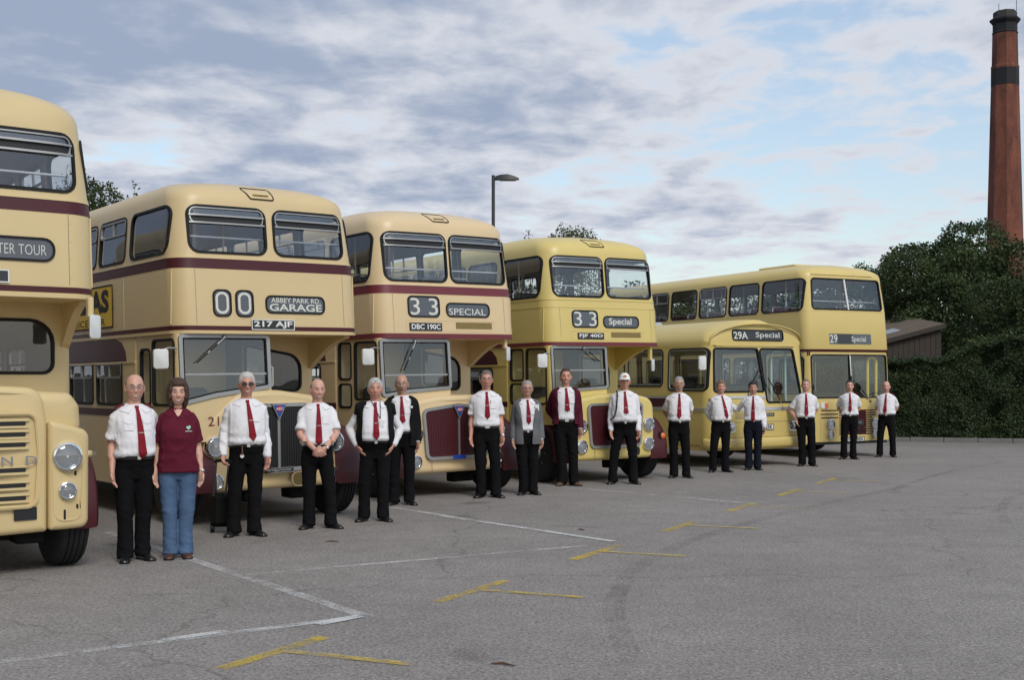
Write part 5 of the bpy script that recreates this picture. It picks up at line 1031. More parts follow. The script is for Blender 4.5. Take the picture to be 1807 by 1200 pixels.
# ---- head
HX, HY, HZ = .0745, .0955, .1185
def head_point(u, age=.5, jaw=1., smile=.6, plump=0.):
    """unit direction -> point on the head and colour code"""
    x, y, z = u; q_ = math.sqrt(max(1e-6, 1 - z * z)); bx = (1 - abs(z) ** 2.55) ** (1 / 2.55) / q_ if abs(z) < .995 else 1.0; bx = 1 + (bx - 1) * (.85 if z > 0 else .6); p = Vector((x * HX * bx, y * HY * (1 + (bx - 1) * .7), z * HZ))
    if z < 0:
        t = -z; p.x *= 1 - (.24 - .10 * plump) * t ** 1.4 * jaw; p.y -= max(y, 0) * t * .055
        if y < 0: p.y -= .010 * t * (-y)
        p.y += .012 * t * t
    if y < 0: p.y *= 1 - .05 * (1 - abs(z)) ; p.x *= 1 + .03 * (1 - abs(z)) * (1 - abs(x))
    front = 1 / (1 + math.exp(min(40, (y + .25) * 14)))
    g = lambda a, s: math.exp(-(a / s) ** 2); d = 0.
    nz = p.z
    pr = 0.
    if -.042 < nz < .034:
        t = (.034 - nz) / .060; pr = (t ** 1.2 if t < 1 else max(0, 1 - (t - 1) / .27)) * .025
    wdt = .0085 + .008 * min(1, max(0, (.01 - nz) / .04)); d += pr * g(p.x, wdt)
    d += .005 * g(abs(p.x) - .011, .007) * g(nz + .030, .008)
    d -= .0125 * g(abs(p.x) - .031, .0150) * g(nz - .008, .0105)
    d += .0055 * g(abs(p.x) - .030, .022) * g(nz - .030, .009)
    d += (.0045 + .004 * smile) * g(abs(p.x) - .042, .016) * g(nz + .022, .016)
    d -= .003 * g(abs(p.x) - .034 - .004 * smile, .007) * g(nz + .048, .014)
    mz = nz + .062 - smile * .10 * abs(p.x) ** 1.5 * 4
    d += .0055 * g(mz - .007, .005) * g(p.x, .022) + .006 * g(mz + .008, .006) * g(p.x, .019) - .005 * g(mz, .0028) * g(p.x, .026)
    d += .008 * g(nz + .098, .017) * g(p.x, .022) - .004 * g(nz + .080, .008) * g(p.x, .02)
    p.y -= d * front
    lip = front * (g(mz, .0085) * g(p.x, .023)); teeth = front * (1 if (abs(mz + .001) < .0056 and abs(p.x) < .021 and smile > .75) else 0)
    cheek = front * g(abs(p.x) - .045, .02) * g(nz + .025, .022); nose = front * g(p.x, .014) * g(nz + .025, .016); brow = front * g(abs(p.x) - .031, .014) * g(nz - .006, .012)
    return p, lip, teeth, cheek + .7 * nose, brow
def directions(n=56, m=44):
    D = []; 
    for j in range(m + 1):
        ph = math.pi * j / m
        for k in range(n):
            a = 2 * math.pi * k / n; a = a - .35 * math.sin(a)     # more columns on the face; a = 0 is the face
            D.append((math.sin(ph) * math.sin(a), -math.sin(ph) * math.cos(a), math.cos(ph)))
    F_ = [(j * n + k, (j + 1) * n + k, (j + 1) * n + (k + 1) % n, j * n + (k + 1) % n) for j in range(m) for k in range(n)]
    return D, F_
DIRS, DFACES = directions()
def hair_mask(style, u, nz):
    x, y, z = u; az = math.degrees(math.atan2(abs(x), -y)); ph = (x * 7.1, y * 7.1, z * 7.1); w_ = .05 * noise.noise(Vector(ph))
    if style == 'bald': lo = -.42 if az > 100 else -.10; return .0075 * min(1, max(0, (az - 72) / 14)) * min(1, max(0, (z - lo) / .10)) * min(1, max(0, (.50 + .1 * math.sin(az) - z + w_) / .16)) - .0028
    if style == 'bob':
        line = .50 if az < 40 else .50 - (az - 40) / 18 * 1.3; t = min(1, max(0, (z - line + w_ * .4) / .07)); return .026 * t - .003
    thick = dict(short=.010, full=.017, crop=.007, grey=.014, receding=.009)[style]
    hl = {'short': .58, 'full': .50, 'crop': .60, 'grey': .55, 'receding': .80}[style]
    if style == 'receding' and az < 34: hl = .74 + .1 * math.cos(az / 34 * 3.1)
    line = hl if az < 42 else hl - (az - 42) / 30 * (hl + .02) if az < 72 else -.02 - (az - 72) / 12 * .02 if az < 84 else .10 if az < 98 else -.50
    t = min(1, max(0, (z - line + w_) / .13)); return thick * t * (1 + .22 * noise.noise(Vector((x * 14, y * 5, z * 5)))) - .003
def person(spec):
    g = spec.get; X, Y = spec['at']; H = spec['h']; s = H / 1.75; fem = g('female', False); vox = .0105 if Y < 19 else .013
    rt = empty('person', (X, Y, 0), math.atan2(-X, Y) + R(g('turn', 0))); rt.scale = (s, s, s); tag(rt, spec['label'], 'person', 'people lined up in front of the buses')
    T = Torso(g('belly', .3), g('build', 1.), fem); sh = (.157 if not fem else .138) * g('build', 1.) ; sd_ = g('seed', int(abs(X * 100)))
    tone = Vector(g('skin', (.46, .245, .165))); hm = g('hair', 'hair_grey'); style = g('style', 'short'); lean = g('lean', 0.)
    # --- arms: pose targets (wrist), elbow hints; -1 = picture left
    SH = {-1: V3(-sh, .012, 1.364), 1: V3(sh, .012, 1.364)}
    P_ = dict(side=(V3(.214, -.050, .845), V3(.16, 1, 0)), out=(V3(.30, -.04, .90), V3(.6, .6, 0)), clasp=(V3(.065, -.225, .945), V3(.8, .4, -.1)), behind=(V3(.075, .175, .93), V3(.8, .55, 0)), pocket=(V3(.180, -.045, .935), V3(1, .9, .1)), hip=(V3(.222, -.060, .935), V3(.8, .8, .1)), hold=(V3(.25, -.09, .87), V3(.3, .9, 0)))
    poses = g('arms', ('side', 'side')); arms = {}
    for i, sx in enumerate((-1, 1)):
        po = poses[i]
        if isinstance(po, str): W, hint = P_[po]; W = V3(W.x * sx, W.y, W.z); hint = V3(hint.x * sx, hint.y, hint.z)
        else: W, hint = V3(*po[0]), V3(*po[1]); po = 'reach'
        E, W = ik(SH[sx], W, .285, .255, hint); arms[sx] = (SH[sx], E, W, po)
    # --- body: head, neck, trunk, legs, arms and hands in one mesh
    b = MB(); cols = []
    def flush(c):
        while len(cols) < len(b.v): cols.append(c)
    hc = V3(0, -.014, 1.616); hyaw = R(g('head_yaw', 0)); htilt = R(g('head_tilt', 0)); HM = Matrix.Translation(hc) @ Matrix.Rotation(hyaw, 4, 'Z') @ Matrix.Rotation(htilt, 4, 'Y') @ Matrix.Rotation(R(g('head_pitch', 0)), 4, 'X')
    hs = g('head', 1.09); hv = []; HP = []
    for u in DIRS:
        p, lip, teeth, rosy, brow = head_point(u, smile=g('smile', .6), plump=g('plump', 0.)); HP.append(p); hv.append(HM @ (p * hs)); c = Vector(tone); c = Vector((c.x * (1 + .08 * rosy), c.y * (1 - .10 * rosy), c.z * (1 - .10 * rosy))); c = c.lerp(Vector((tone.x * .80, tone.y * .42, tone.z * .48)), .35 * lip); c = c * (1 - .20 * brow)  # last step darkens the eye sockets: shade under the brow painted into the skin
        if g('beard') and u[1] < -.05 and p.z < -.045: c = c.lerp(Vector(g('beard')), .75 * min(1, max(0, (-.045 - p.z) / .012)) * (1 - min(1, lip * 1.3)))
        if g('stubble') and u[1] < .2 and p.z < -.04: c = c * (1 - .16 * min(1, (-.04 - p.z) / .02))  # stubble tint over the lower face
        pass
        cols.append((*c, 1))
    b.add(hv, DFACES)
    flush((*tone, 1))
    for sx in (-1, 1):                                     # ears
        m = MB(); m.ball((0, 0, 0), (.011, .021, .033), 10, 8); b.add([HM @ (Vector((sx * .0755 + v[0] + sx * max(0, v[1]) * .5, v[1] + .006, v[2] - .004 + .2 * v[1])) * hs) for v in map(Vector, m.v)], m.f)
    limb(b, dense([(V3(0, .016, 1.40), .070 if not fem else .058, .064), (V3(0, .012, 1.45), .060 if not fem else .049, .059), (V3(0, .004, 1.51), .057 if not fem else .046, .058), (V3(0, -.002, 1.60), .055, .060)]), (1, 0, 0), 18)
    T.loft(b, .86, 1.48, -.014, 20, 16); st = g('stance', .10); feet = {}
    for sx in (-1, 1):
        fx = sx * st + g('shift', 0); fy = g('step', (0, 0))[0 if sx < 0 else 1]; feet[sx] = (fx, fy)
        limb(b, dense([(V3(sx * .088, .01, .84), .078, .082), (V3(sx * .09 * .5 + fx * .5, .0 + fy * .4, .52), .052, .056), (V3(fx * .96, .018 + fy * .8, .30), .048, .052), (V3(fx, .02 + fy, .06), .036, .042)]), (1, 0, 0), 12)
    hands = {}
    for sx in (-1, 1):
        S, E, W, po = arms[sx]; fd = (W - E).normalized(); hd = fd.copy(); palm_in = V3(-sx, 0, 0)
        if po == 'clasp': hd = V3(-sx * .80, -.28, -.62).normalized(); wide = V3(0, -.2, 1)
        elif po == 'behind': hd = V3(-sx * .8, .1, -.5).normalized(); wide = V3(0, 0, 1)
        elif po in ('pocket',): hd = V3(-sx * .38, .02, -.92).normalized(); wide = V3(.75 * sx, -.6, 0)
        elif po == 'hip': hd = V3(-sx * .45, -.16, -.85).normalized(); wide = V3(.4 * sx, -.3, .8)
        elif po == 'reach': hd = V3(sx * .9, .1, -.35).normalized(); wide = V3(0, 1, .1)
        else: hd = (fd + V3(-sx * .06, -.10, -.3)).normalized(); wide = V3(.55 * sx, -.83, 0)
        wide = (wide - hd * wide.dot(hd)).normalized(); nrm = hd.cross(wide)                     # nrm: back or palm direction
        if nrm.dot(palm_in) < 0: nrm = -nrm                                                       # points towards the palm side
        A = dense([(S + V3(-sx * .02, 0, -.01), .044, .046), (S.lerp(E, .35), .047, .049), (S.lerp(E, .8), .042, .043), (E, .040, .041), (E.lerp(W, .28), .043, .041), (E.lerp(W, .7), .033, .031), (W, .029, .022), (W + hd * .025, .033, .019), (W + hd * .06, .042, .0165), (W + hd * .092, .042, .0135), (W + hd * .104, .036, .009)], 3)
        nA = len(A); limb(b, A, lambda i: wide if i > nA * .45 else V3(sx, .15, 0), 14)
        curl = {'side': .35, 'out': .35, 'clasp': .55, 'behind': .6, 'pocket': .3, 'hip': .25, 'hold': 1.15, 'reach': .45}[po]
        for k, (off, ln) in enumerate(((-.031, .060), (-.010, .074), (.011, .080), (.031, .072))):
            o_ = off if True else 0; base = W + hd * (.092 - .006 * abs(k - 1.8)) + wide * (o_); d = hd.copy(); pts = [(base - hd * .015, .0095, .0095)]; p = base
            for j, fr in enumerate((.44, .32, .24)):
                a = curl * (.45, .9, .7)[j] + .06 * k * (j == 0); d = (d * math.cos(a) + nrm * math.sin(a)).normalized(); pts.append((p, (.0098, .0090, .0082)[j], (.0098, .0090, .0082)[j])); p = p + d * ln * fr
            pts.append((p, .0070, .0065)); pts.append((p + d * .004, .003, .003)); limb(b, pts, wide, 8)
        tb = W + hd * .03 + wide * .030; td = (hd * .72 + wide * .62 + nrm * .25).normalized(); t2 = (hd * .93 + wide * .12 + nrm * .30).normalized()
        limb(b, [(tb - td * .01, .013, .012), (tb + td * .028, .0125, .0115), (tb + td * .030 + t2 * .024, .0105, .0098), (tb + td * .030 + t2 * .048, .0075, .007), (tb + td * .03 + t2 * .052, .003, .003)], nrm, 8)
        hands[sx] = (W, hd, wide, nrm)
    flush((tone.x * 1.0, tone.y * .97, tone.z * .97, 1))
    me = bpy.data.meshes.new('body'); me.from_pydata(b.v, [], b.f); fix(me, 180, True); ca = me.attributes.new('tint', 'FLOAT_COLOR', 'POINT'); ca.data.foreach_set('color', np.array(cols, np.float32).ravel()); body = link('body', me, 'skin', rt)
    # --- eyes, brows, hair
    for sx in (-1, 1):
        m = MB(); m.ball((0, 0, 0), (.0125, .0118, .0070), 14, 10); ey = V3(sx * .0315, -.0712, .0060); fr = HM @ (ey * hs); m2 = MB(); m2.add([HM @ ((Vector(v) + ey) * hs) for v in m.v], m.f)
        m2.m = [1 if sum(m.v[i][1] for i in f) / len(f) < -.0088 else 0 for f in m.f]; m2.build('eye', ['eye_white', 'iris'], body, 180)
        m = MB(); bp = []
        for k in range(6):
            t = k / 5; x = sx * (.013 + .036 * t); bp.append(HM @ (Vector((x, -.0915 + .012 * t * t + abs(x) * .05, .0285 + .006 * math.sin(t * 2.4))) * hs))
        m.tube(bp, [.002, .0032, .0034, .003, .0024, .001], 6); m.build('eyebrow', g('brow', hm if hm not in ('hair_white',) else 'hair_grey'), body)
    def face_y(x, z):
        lo, hi = -.999, -.1
        uz = z / HZ; ux = x / HX; uy = -math.sqrt(max(.02, 1 - uz * uz - ux * ux)); return head_point((ux, uy, uz), smile=g('smile', .6), plump=g('plump', 0.))[0].y
    sm = g('smile', .6); big = sm > .75; mw = .024 + .006 * sm; curve = 3 + 9 * sm
    def mouth(hw, up, dn, off, name, m_, par):
        m = MB(); rs = []
        for k in range(11):
            x = hw * (-1 + 2 * k / 10); t = 1 - (x / hw) ** 2; zc = -.066 + curve * x * x; yy = face_y(x, zc) - off; rs.append([tuple(HM @ (Vector((x, yy, zc + up * t)) * hs)), tuple(HM @ (Vector((x, yy - .001, zc)) * hs)), tuple(HM @ (Vector((x, yy, zc - dn * t)) * hs)), tuple(HM @ (Vector((x, yy + .006, zc)) * hs))])
        m.rings(rs); return m.build(name, m_, par, 60)
    mat('lips', (.33, .115, .095), .5); mo = mouth(mw, .0055, .0085 if big else .0062, .0015, 'mouth', 'lips', body)
    if big: mouth(mw * .80, .0030, .0042, .0035, 'teeth', 'teeth', mo)
    if not g('cap'):
        vs = []; keep = []; th = []
        for u, p in zip(DIRS, HP): t = hair_mask(style, u, p.z); th.append(t)
        for u, p, t in zip(DIRS, HP, th):
            q = Vector(p)
            d = Vector((p.x / HX, p.y / HY, p.z / HZ)).normalized(); wob = .0025 * noise.noise(Vector((u[0] * 23, u[1] * 23, u[2] * 8))) if t > 0 else 0
            if style == 'bob':
                lo = max(0, -u[2] + .1); q.x *= 1 + .22 * lo; q.y = q.y * (1 + .1 * lo) + .02 * lo; q.z -= .035 * lo
                if u[2] < -.55: q.z = max(q.z, -.150)
            vs.append(HM @ ((q + d * (t + wob)) * hs))
        fs = [f for f in DFACES if max(th[i] for i in f) > -.001]; used = sorted({i for f in fs for i in f}); ix = {o: n for n, o in enumerate(used)}
        if fs: m = MB(); m.add([vs[i] for i in used], [tuple(ix[i] for i in f) for f in fs]); m.build('hair', hm, body, 180)
    else:
        vs = []; th = []
        for u, p in zip(DIRS, HP):
            line = .34; t = .0065 - .004 * max(0, u[2]) ** 2; th.append(u[2] - line); d = Vector((p.x / HX, p.y / HY, p.z / HZ)).normalized(); vs.append(HM @ ((p + d * t) * hs * 1.01))
        fs = [f for f in DFACES if min(th[i] for i in f) > -.08]; used = sorted({i for f in fs for i in f}); ix = {o: n for n, o in enumerate(used)}; m = MB(); m.add([vs[i] for i in used], [tuple(ix[i] for i in f) for f in fs]); co = m.build('cap', 'cap_white', body, 180)
        m = MB(); rs = []
        for k in range(11):
            a = R(-62 + 124 * k / 10); ca_, sa_ = math.cos(a), math.sin(a); r0 = [Vector((sa_ * .078, -ca_ * .094, .044)), Vector((sa_ * .086, -ca_ * (.100 + .072 * ca_), .022 + .004 * ca_)), Vector((sa_ * .086, -ca_ * (.100 + .072 * ca_), .018 + .004 * ca_)), Vector((sa_ * .078, -ca_ * .094, .036))]; rs.append([HM @ (q * hs * 1.02) for q in r0])
        m.rings(rs); m.build('peak', 'cap_white', co); m = MB(); m.add([HM @ (Vector(q) * hs) for q in ((-.028, -.106, .062), (.028, -.106, .062), (.022, -.101, .080), (0, -.098, .088), (-.022, -.101, .080))], [(0, 1, 2, 3, 4)]); m.build('emblem', 'cap_logo', co, 0)
        m = MB(); m2 = []  # hair under the cap
        th = [hair_mask('crop', u, p.z) for u, p in zip(DIRS, HP)]; vs = [HM @ ((p + Vector(u) * t) * hs) for u, p, t in zip(DIRS, HP, th)]; fs = [f for f in DFACES if max(th[i] for i in f) > -.001 and max(DIRS[i][2] for i in f) < .42]; used = sorted({i for f in fs for i in f}); ix = {o: n for n, o in enumerate(used)}; m.add([vs[i] for i in used], [tuple(ix[i] for i in f) for f in fs]); m.build('hair', hm, body, 180)
    if g('moustache'):
        m = MB(); m.tube([HM @ (Vector(q) * hs) for q in ((-.030, -.092, -.056), (-.016, -.104, -.048), (0, -.107, -.0455), (.016, -.104, -.048), (.030, -.092, -.056))], [.003, .007, .0065, .007, .003], 8); m.build('moustache', 'hair_greybrown', body)
    if g('goatee'):
        m = MB(); m.ball(HM @ (Vector((0, -.093, -.100)) * hs), (.026, .016, .022), 12, 8); m.build('beard', 'hair_grey', body)
    if g('glasses'):
        dk = g('glasses') == 'sun'; m = MB(); zg = .008
        for sx in (-1, 1):
            pts = [HM @ (Vector((sx * .033 + .0265 * math.cos(a), -.1075 + .010 * abs(math.cos(a)) * (1 if math.cos(a) * sx > 0 else 0), zg - .002 + (.019 if not dk else .020) * math.sin(a))) * hs) for a in [2 * math.pi * k / 18 for k in range(18)]]; m.tube(pts, .0019 if not dk else .0024, 6, closed=True)
            m.tube([HM @ (Vector(q) * hs) for q in ((sx * .058, -.098, zg), (sx * .079, -.075, zg + .002), (sx * .081, .0, zg), (sx * .079, .012, zg - .012))], .0017, 6)
        m.tube([HM @ (Vector(q) * hs) for q in ((-.008, -.109, zg + .003), (0, -.111, zg + .006), (.008, -.109, zg + .003))], .0018, 6); go = m.build('glasses', g('frame', 'grey_plastic'), body)
        for sx in (-1, 1): m = MB(); m.add([HM @ (Vector((sx * .033 + .0262 * math.cos(a), -.1075 + .010 * abs(math.cos(a)) * (1 if math.cos(a) * sx > 0 else 0), zg - .002 + .019 * math.sin(a))) * hs) for a in [2 * math.pi * k / 18 for k in range(18)]], [tuple(range(18))]); m.build('lens', 'sunglass' if dk else 'spectacle_glass', go, 0)
    if g('head_shades'):
        m = MB()
        for sx in (-1, 1): m.tube([HM @ (Vector((sx * .032 + .026 * math.cos(a), -.088 + .02 * math.sin(a), .094 + .012 * math.sin(a))) * hs) for a in [2 * math.pi * k / 14 for k in range(14)]], .003, 6, closed=True)
        m.tube([HM @ (Vector(q) * hs) for q in ((-.008, -.09, .096), (.008, -.09, .096))], .003, 6); m.build('sunglasses', 'alu', body)
    # --- trousers
    tm = g('trousers', 'trouser_black'); m = MB(); waist = .985 if not fem else .96; fl = g('flare', 1.)
    rs = []; bel = lambda z: .012
    T.loft(m, .77, waist, .012, 30, 10, lambda z: -.040 * max(0, (.90 - z) / .13))
    for sx in (-1, 1):
        fx, fy = feet[sx]
        limb(m, dense([(V3(sx * .085, .01, .90), .092, .115), (V3(sx * .092, .008, .78), .094, .105), (V3((sx * .095 + fx) * .5, .004 + fy * .35, .58), .080, .086), (V3(sx * .03 + fx * .7, .0 + fy * .6, .47), .071 * (.5 + .5 * fl), .076), (V3(fx * .98, .012 + fy * .85, .26), .068 * fl, .078), (V3(fx, .008 + fy, .10), .068 * fl, .084), (V3(fx, .0 + fy, .035), .071 * fl, .094)], 4), (1, 0, 0), 18)
    def wr(co):
        z = co[:, 2]; low_ = np.clip((.34 - z) / .28, 0, 1) + .75 * np.exp(-((z - .48) / .09) ** 2) + .5 * np.exp(-((z - .80) / .08) ** 2) + .25; return fold(co, .0085, (6, 6, 12), sd_) * low_ + fold(co, .003, (15, 15, 22), sd_ + 4) * low_
    link('trousers', remesh(m, 'trousers', vox, 5, wr), tm, rt)
    # --- shirt
    top = g('top', 'shirt_white'); sleeve = g('sleeve', 'short'); m = MB(); hem = waist - .012 if not fem else .845
    T.loft(m, hem, 1.465, .013, 36, 30, (lambda z: .016 * math.exp(-((z - waist - .030) / .028) ** 2) - (.012 if z < waist else 0)) if not fem else (lambda z: .002 + .012 * min(1, max(0, (1.30 - z) / .2)) + .014 * max(0, (1.0 - z) / .15)))
    for sx in (-1, 1):
        S, E, W, po = arms[sx]
        inner = V3(sx * .085, .012, 1.392)
        if g('jacket') and g('jacket')[2]: A = [(inner, .050, .068), (S + V3(-sx * .02, 0, .0), .052, .058), (S.lerp(E, .2), .046, .048), (S.lerp(E, .35), .040, .042)]
        elif sleeve == 'short': cap_ = S.lerp(E, .80); A = [(inner, .050, .072), (S + V3(-sx * .02, 0, .004), .054, .066), (S.lerp(E, .12), .055, .064), (S.lerp(E, .45), .058, .064), (cap_, .066, .072)]
        else: A = [(inner, .050, .072), (S + V3(-sx * .02, 0, .004), .054, .064), (S.lerp(E, .12), .054, .060), (S.lerp(E, .45), .052, .056), (S.lerp(E, .85), .048, .050), (E, .047, .050), (E.lerp(W, .3), .048, .049), (E.lerp(W, .75), .043, .043), (E.lerp(W, .90), .041, .040), (E.lerp(W, .93), .037, .035), (W + (W - E).normalized() * .008, .037, .034)]
        limb(m, dense(A, 4), V3(sx, .2, 0), 18)
    def ws(co):
        z = co[:, 2]; ax = np.abs(co[:, 0]); k = .45 + .8 * np.exp(-((z - waist - .06) / .09) ** 2) + .7 * (ax > sh * .98); jf = .35 if g('jacket') else 1.; return jf * fold(co, .0085, (8, 7, 7.5), sd_ + 9) * k + jf * fold(co, .0032, (19, 17, 15), sd_ + 3) * k
    link('shirt' if not fem else 'polo_shirt', remesh(m, 'shirt', vox, 4, ws), top, rt)
    if jkq := g('jacket'):
        for sx in (-1, 1):
            if jkq[2]: S, E, W, po = arms[sx]; m = MB(); limb(m, [(E.lerp(W, .86), .038, .036), (W + (W - E).normalized() * .004, .038, .035)], V3(sx, .2, 0), 16); m.build('cuff', top, rt)
    # collar: two leaves that meet at the throat
    cm_ = MB(); cw = 1.0 if not fem else .88
    for sx in (-1, 1):
        rs = []
        for k in range(11):
            q = k / 10; a = R(178 - 166 * q) * sx; up = 1.488 - .040 * q ** 1.6; zb_ = 1.436 - .050 * q ** 2.2; r1 = (.064 + .004 * q) * cw; top_ = V3(math.sin(a) * r1, .010 - math.cos(a) * (r1 + .004), up); bot = T.pt(zb_, a + sx * .16 * q ** 3, .026); mid_ = top_.lerp(bot, .5) + V3(math.sin(a), -math.cos(a), .4) * .008; n_ = V3(math.sin(a), -math.cos(a), 0) * .007
            rs.append([tuple(top_), tuple(mid_), tuple(bot), tuple(bot - n_), tuple(top_ - n_)])
        cm_.rings(rs)
    cm_.build('collar', top, rt, 60)
    # tie with clip
    if not fem:
        sway = g('sway', .012); tl = g('tie_len', .985); m = MB(); rs = []; jo = .029
        prof = [(1.456, .015), (1.446, .021), (1.428, .014), (1.416, .0155), (1.34, .022), (1.25, .028), (1.12, .035), (tl + .055, .040), (tl, .003)]
        P2 = []
        for i in range(len(prof) - 1):
            for j in range(4): t = j / 4; P2.append((prof[i][0] + (prof[i + 1][0] - prof[i][0]) * t, prof[i][1] + (prof[i + 1][1] - prof[i][1]) * t))
        P2.append(prof[-1])
        for z, wd in P2:
            t = (1.45 - z) / .5; cx_ = sway * t; 
            o_b = .020 * math.exp(-((z - waist - .03) / .04) ** 2); f0 = lambda x, o: tuple(T.front(x, min(z, 1.430), o + o_b) + V3(0, (0 if z < 1.430 else .018 * (z - 1.430) / .026), z - min(z, 1.430)))
            rs.append([f0(cx_ - wd, jo), f0(cx_ - wd * .4, jo + .006), f0(cx_ + wd * .4, jo + .006), f0(cx_ + wd, jo), f0(cx_ + wd * .5, jo - .004), f0(cx_ - wd * .5, jo - .004)])
        m.rings(rs); to = m.build('tie', 'tie_red', rt, 60); zc = g('clip_z', 1.205); cx_ = sway * (1.45 - zc) / .5; m = MB(); q = T.front(cx_, zc, jo + .008); m.box(q.x - .024, q.x + .022, q.y - .004, q.y + .002, q.z - .004, q.z + .004, .001); m.build('tie_clip', 'metal_clip', to)
        # belt and buckle
        m = MB(); n = 36; z0 = waist - .030; m.rings([[tuple(T.pt(z, 2 * math.pi * k / n, o)) for k in range(n)] for z, o in ((z0, .014), (z0, .022), (z0 + .032, .022), (z0 + .032, .014))], False); bo = m.build('belt', 'belt', rt, 60)
        q = T.front(.004, z0 + .016, .026); m = MB(); bw = .024 * g('buckle', .75); m.box(q.x - bw, q.x + bw, q.y - .004, q.y + .003, q.z - .017, q.z + .017, .003); m.build('buckle', 'metal_clip', bo)
        m = MB(); m.rings([[tuple(T.front(x, z, .0185)), tuple(T.front(x, z, .0215)), tuple(T.front(x + .022, z, .0215)), tuple(T.front(x + .022, z, .0185))] for x, z in [(-.011, 1.43 - k * .0223) for k in range(20)]]); m.build('placket', top, rt, 60)
        for sx in ((-1, 1) if g('epaulettes') else (1,)):                                    # breast pockets
            pk = [(sx * .045, 1.225), (sx * .125, 1.225), (sx * .125, 1.325), (sx * .045, 1.325)]; o_ = [tuple(T.front(x, z, .0185)) for x, z in rpoly(pk if sx > 0 else pk[::-1], .012, 3)]; i_ = [tuple(T.front(x, z, .0225)) for x, z in rpoly(pk if sx > 0 else pk[::-1], .012, 3)]; m = MB(); m.rings([o_, i_]); po_ = m.build('pocket', g('pocket_m', top), rt, 0)
            m = MB(); fl_ = [(sx * .042, 1.298), (sx * .085, 1.285), (sx * .128, 1.298), (sx * .128, 1.330), (sx * .042, 1.330)]; fl_ = fl_ if sx > 0 else fl_[::-1]
            if g('epaulettes'): m.rings([[tuple(T.front(x, z, .022)) for x, z in fl_], [tuple(T.front(x, z, .027)) for x, z in fl_]]); m.build('pocket_flap', top, po_, 0)
    else:
        mat('skin_plain', tuple(tone), .5); m = MB(); m.add([tuple(T.front(x, z, .021)) for x, z in ((-.040, 1.455), (0, 1.462), (.040, 1.455), (.020, 1.405), (0, 1.365), (-.020, 1.405))], [tuple(range(6))]); m.build('neckline', 'skin_plain', body, 0)
        m = MB(); 
        for (a, b_) in (((-.050, 1.475), (.0, 1.385)), ((.050, 1.475), (.0, 1.385))): m.tube([T.front(a[0], a[1] - .02, .020), T.front(b_[0], b_[1] - .02, .022)], .007, 6)
        m.build('neck_placket', top, rt); lg = MB(); lg.add([tuple(T.front(x, z, .034)) for x, z in ((.072, 1.288), (.088, 1.300), (.096, 1.292), (.104, 1.305), (.116, 1.292), (.112, 1.276), (.100, 1.268), (.094, 1.258), (.086, 1.268), (.074, 1.276))], [tuple(range(10))]); lo_ = lg.build('emblem', 'logo_green', rt, 0); Fl = lambda a, z, d: tuple(T.front(a, z, d)); text('VINTAGE TRANSPORT', Fl, .060, .128, 1.243, 1.252, .0205, 'badge_white', lo_, thick=.02) if False else None
        m = MB(); m.rings([[tuple(T.front(x, z, .032)) for x in (.062, .128)] + [tuple(T.front(x, z, .035)) for x in (.128, .062)] for z in (1.244, 1.249)]); m.build('emblem_line', 'badge_white', lo_, 0)
    if g('epaulettes'):
        for sx in (-1, 1):
            S = arms[sx][0]; m = MB(); a = V3(sx * .088, .004, 1.440); e_ = V3(sx * (sh + .020), .008, 1.412); rs = []
            for t in (0, .33, .66, 1): c = a.lerp(e_, t) + V3(0, 0, .022 + .020 * math.sin(t * 2.5) - .014 * t * t); wd = .022 + .010 * t; rs.append([tuple(c + V3(0, -wd, -.010)), tuple(c + V3(0, 0, .004)), tuple(c + V3(0, wd, -.004)), tuple(c + V3(0, 0, -.012))])
            m.rings(rs); m.build('epaulette', 'epaulette', rt, 60)
    # --- shoes
    for sx in (-1, 1):
        fx, fy = feet[sx]; to_ = R(g('toe', 14)) * sx; m = MB(); d = V3(math.sin(to_), -math.cos(to_), 0); sdv = V3(math.cos(to_), math.sin(to_), 0); a0 = V3(fx, .035 + fy, 0); rs = []
        for t, wd, hh in ((-.055, .020, .050), (-.045, .033, .066), (-.01, .038, .082), (.04, .039, .088), (.085, .042, .070), (.13, .047, .054), (.175, .046, .044), (.205, .036, .036), (.222, .018, .026)):
            c = a0 + d * t; rs.append([tuple(c + sdv * (wd * x) + V3(0, 0, z * hh)) for x, z in ((-1, .02), (-1.03, .30), (-.86, .68), (-.45, .96), (0, 1), (.45, .96), (.86, .68), (1.03, .30), (1, .02))])
        m.rings(rs); so = m.build('shoe', g('shoes', 'shoe_black'), rt, 60); m = MB(); ol = [(a0 + d * t + sdv * wd * q) for q in (1,) for t, wd in ((-.058, .018), (-.045, .036), (.04, .041), (.13, .050), (.175, .049), (.208, .038), (.227, .016))] + [(a0 + d * t - sdv * wd) for t, wd in ((.227, .016), (.208, .038), (.175, .049), (.13, .050), (.04, .041), (-.045, .036), (-.058, .018))]; m.rings([[(p.x, p.y, .0) for p in ol], [(p.x, p.y, .016) for p in ol]]); m.build('sole', 'rubber', so, 0)
    # --- open jackets
    jk = g('jacket')
    if jk:
        jm, jhem, jsl, gap0, gap1 = jk; m = MB(); n = 30; K = 24; z1 = 1.452; rs = []
        for i in range(K + 1):
            t = i / K; z = jhem + (z1 - jhem) * t; ga = gap0 + (gap1 - gap0) * (t ** 1.2) if t < .86 else gap1 + (.92 - gap1) * (t - .86) / .14; off = .037 + .014 * max(0, (1.0 - z) / .2) + .006 * math.sin(z * 21 + sd_) * (z < 1.25)
            ring = []
            for k in range(n + 1):
                a = ga + (2 * math.pi - 2 * ga) * k / n; p = T.pt(z, a, off); p += V3(.004 * math.sin(a * 5 + z * 18), .004 * math.cos(a * 4 + z * 15), 0) * (z < 1.2); ring.append(tuple(p))
            rs.append(ring)
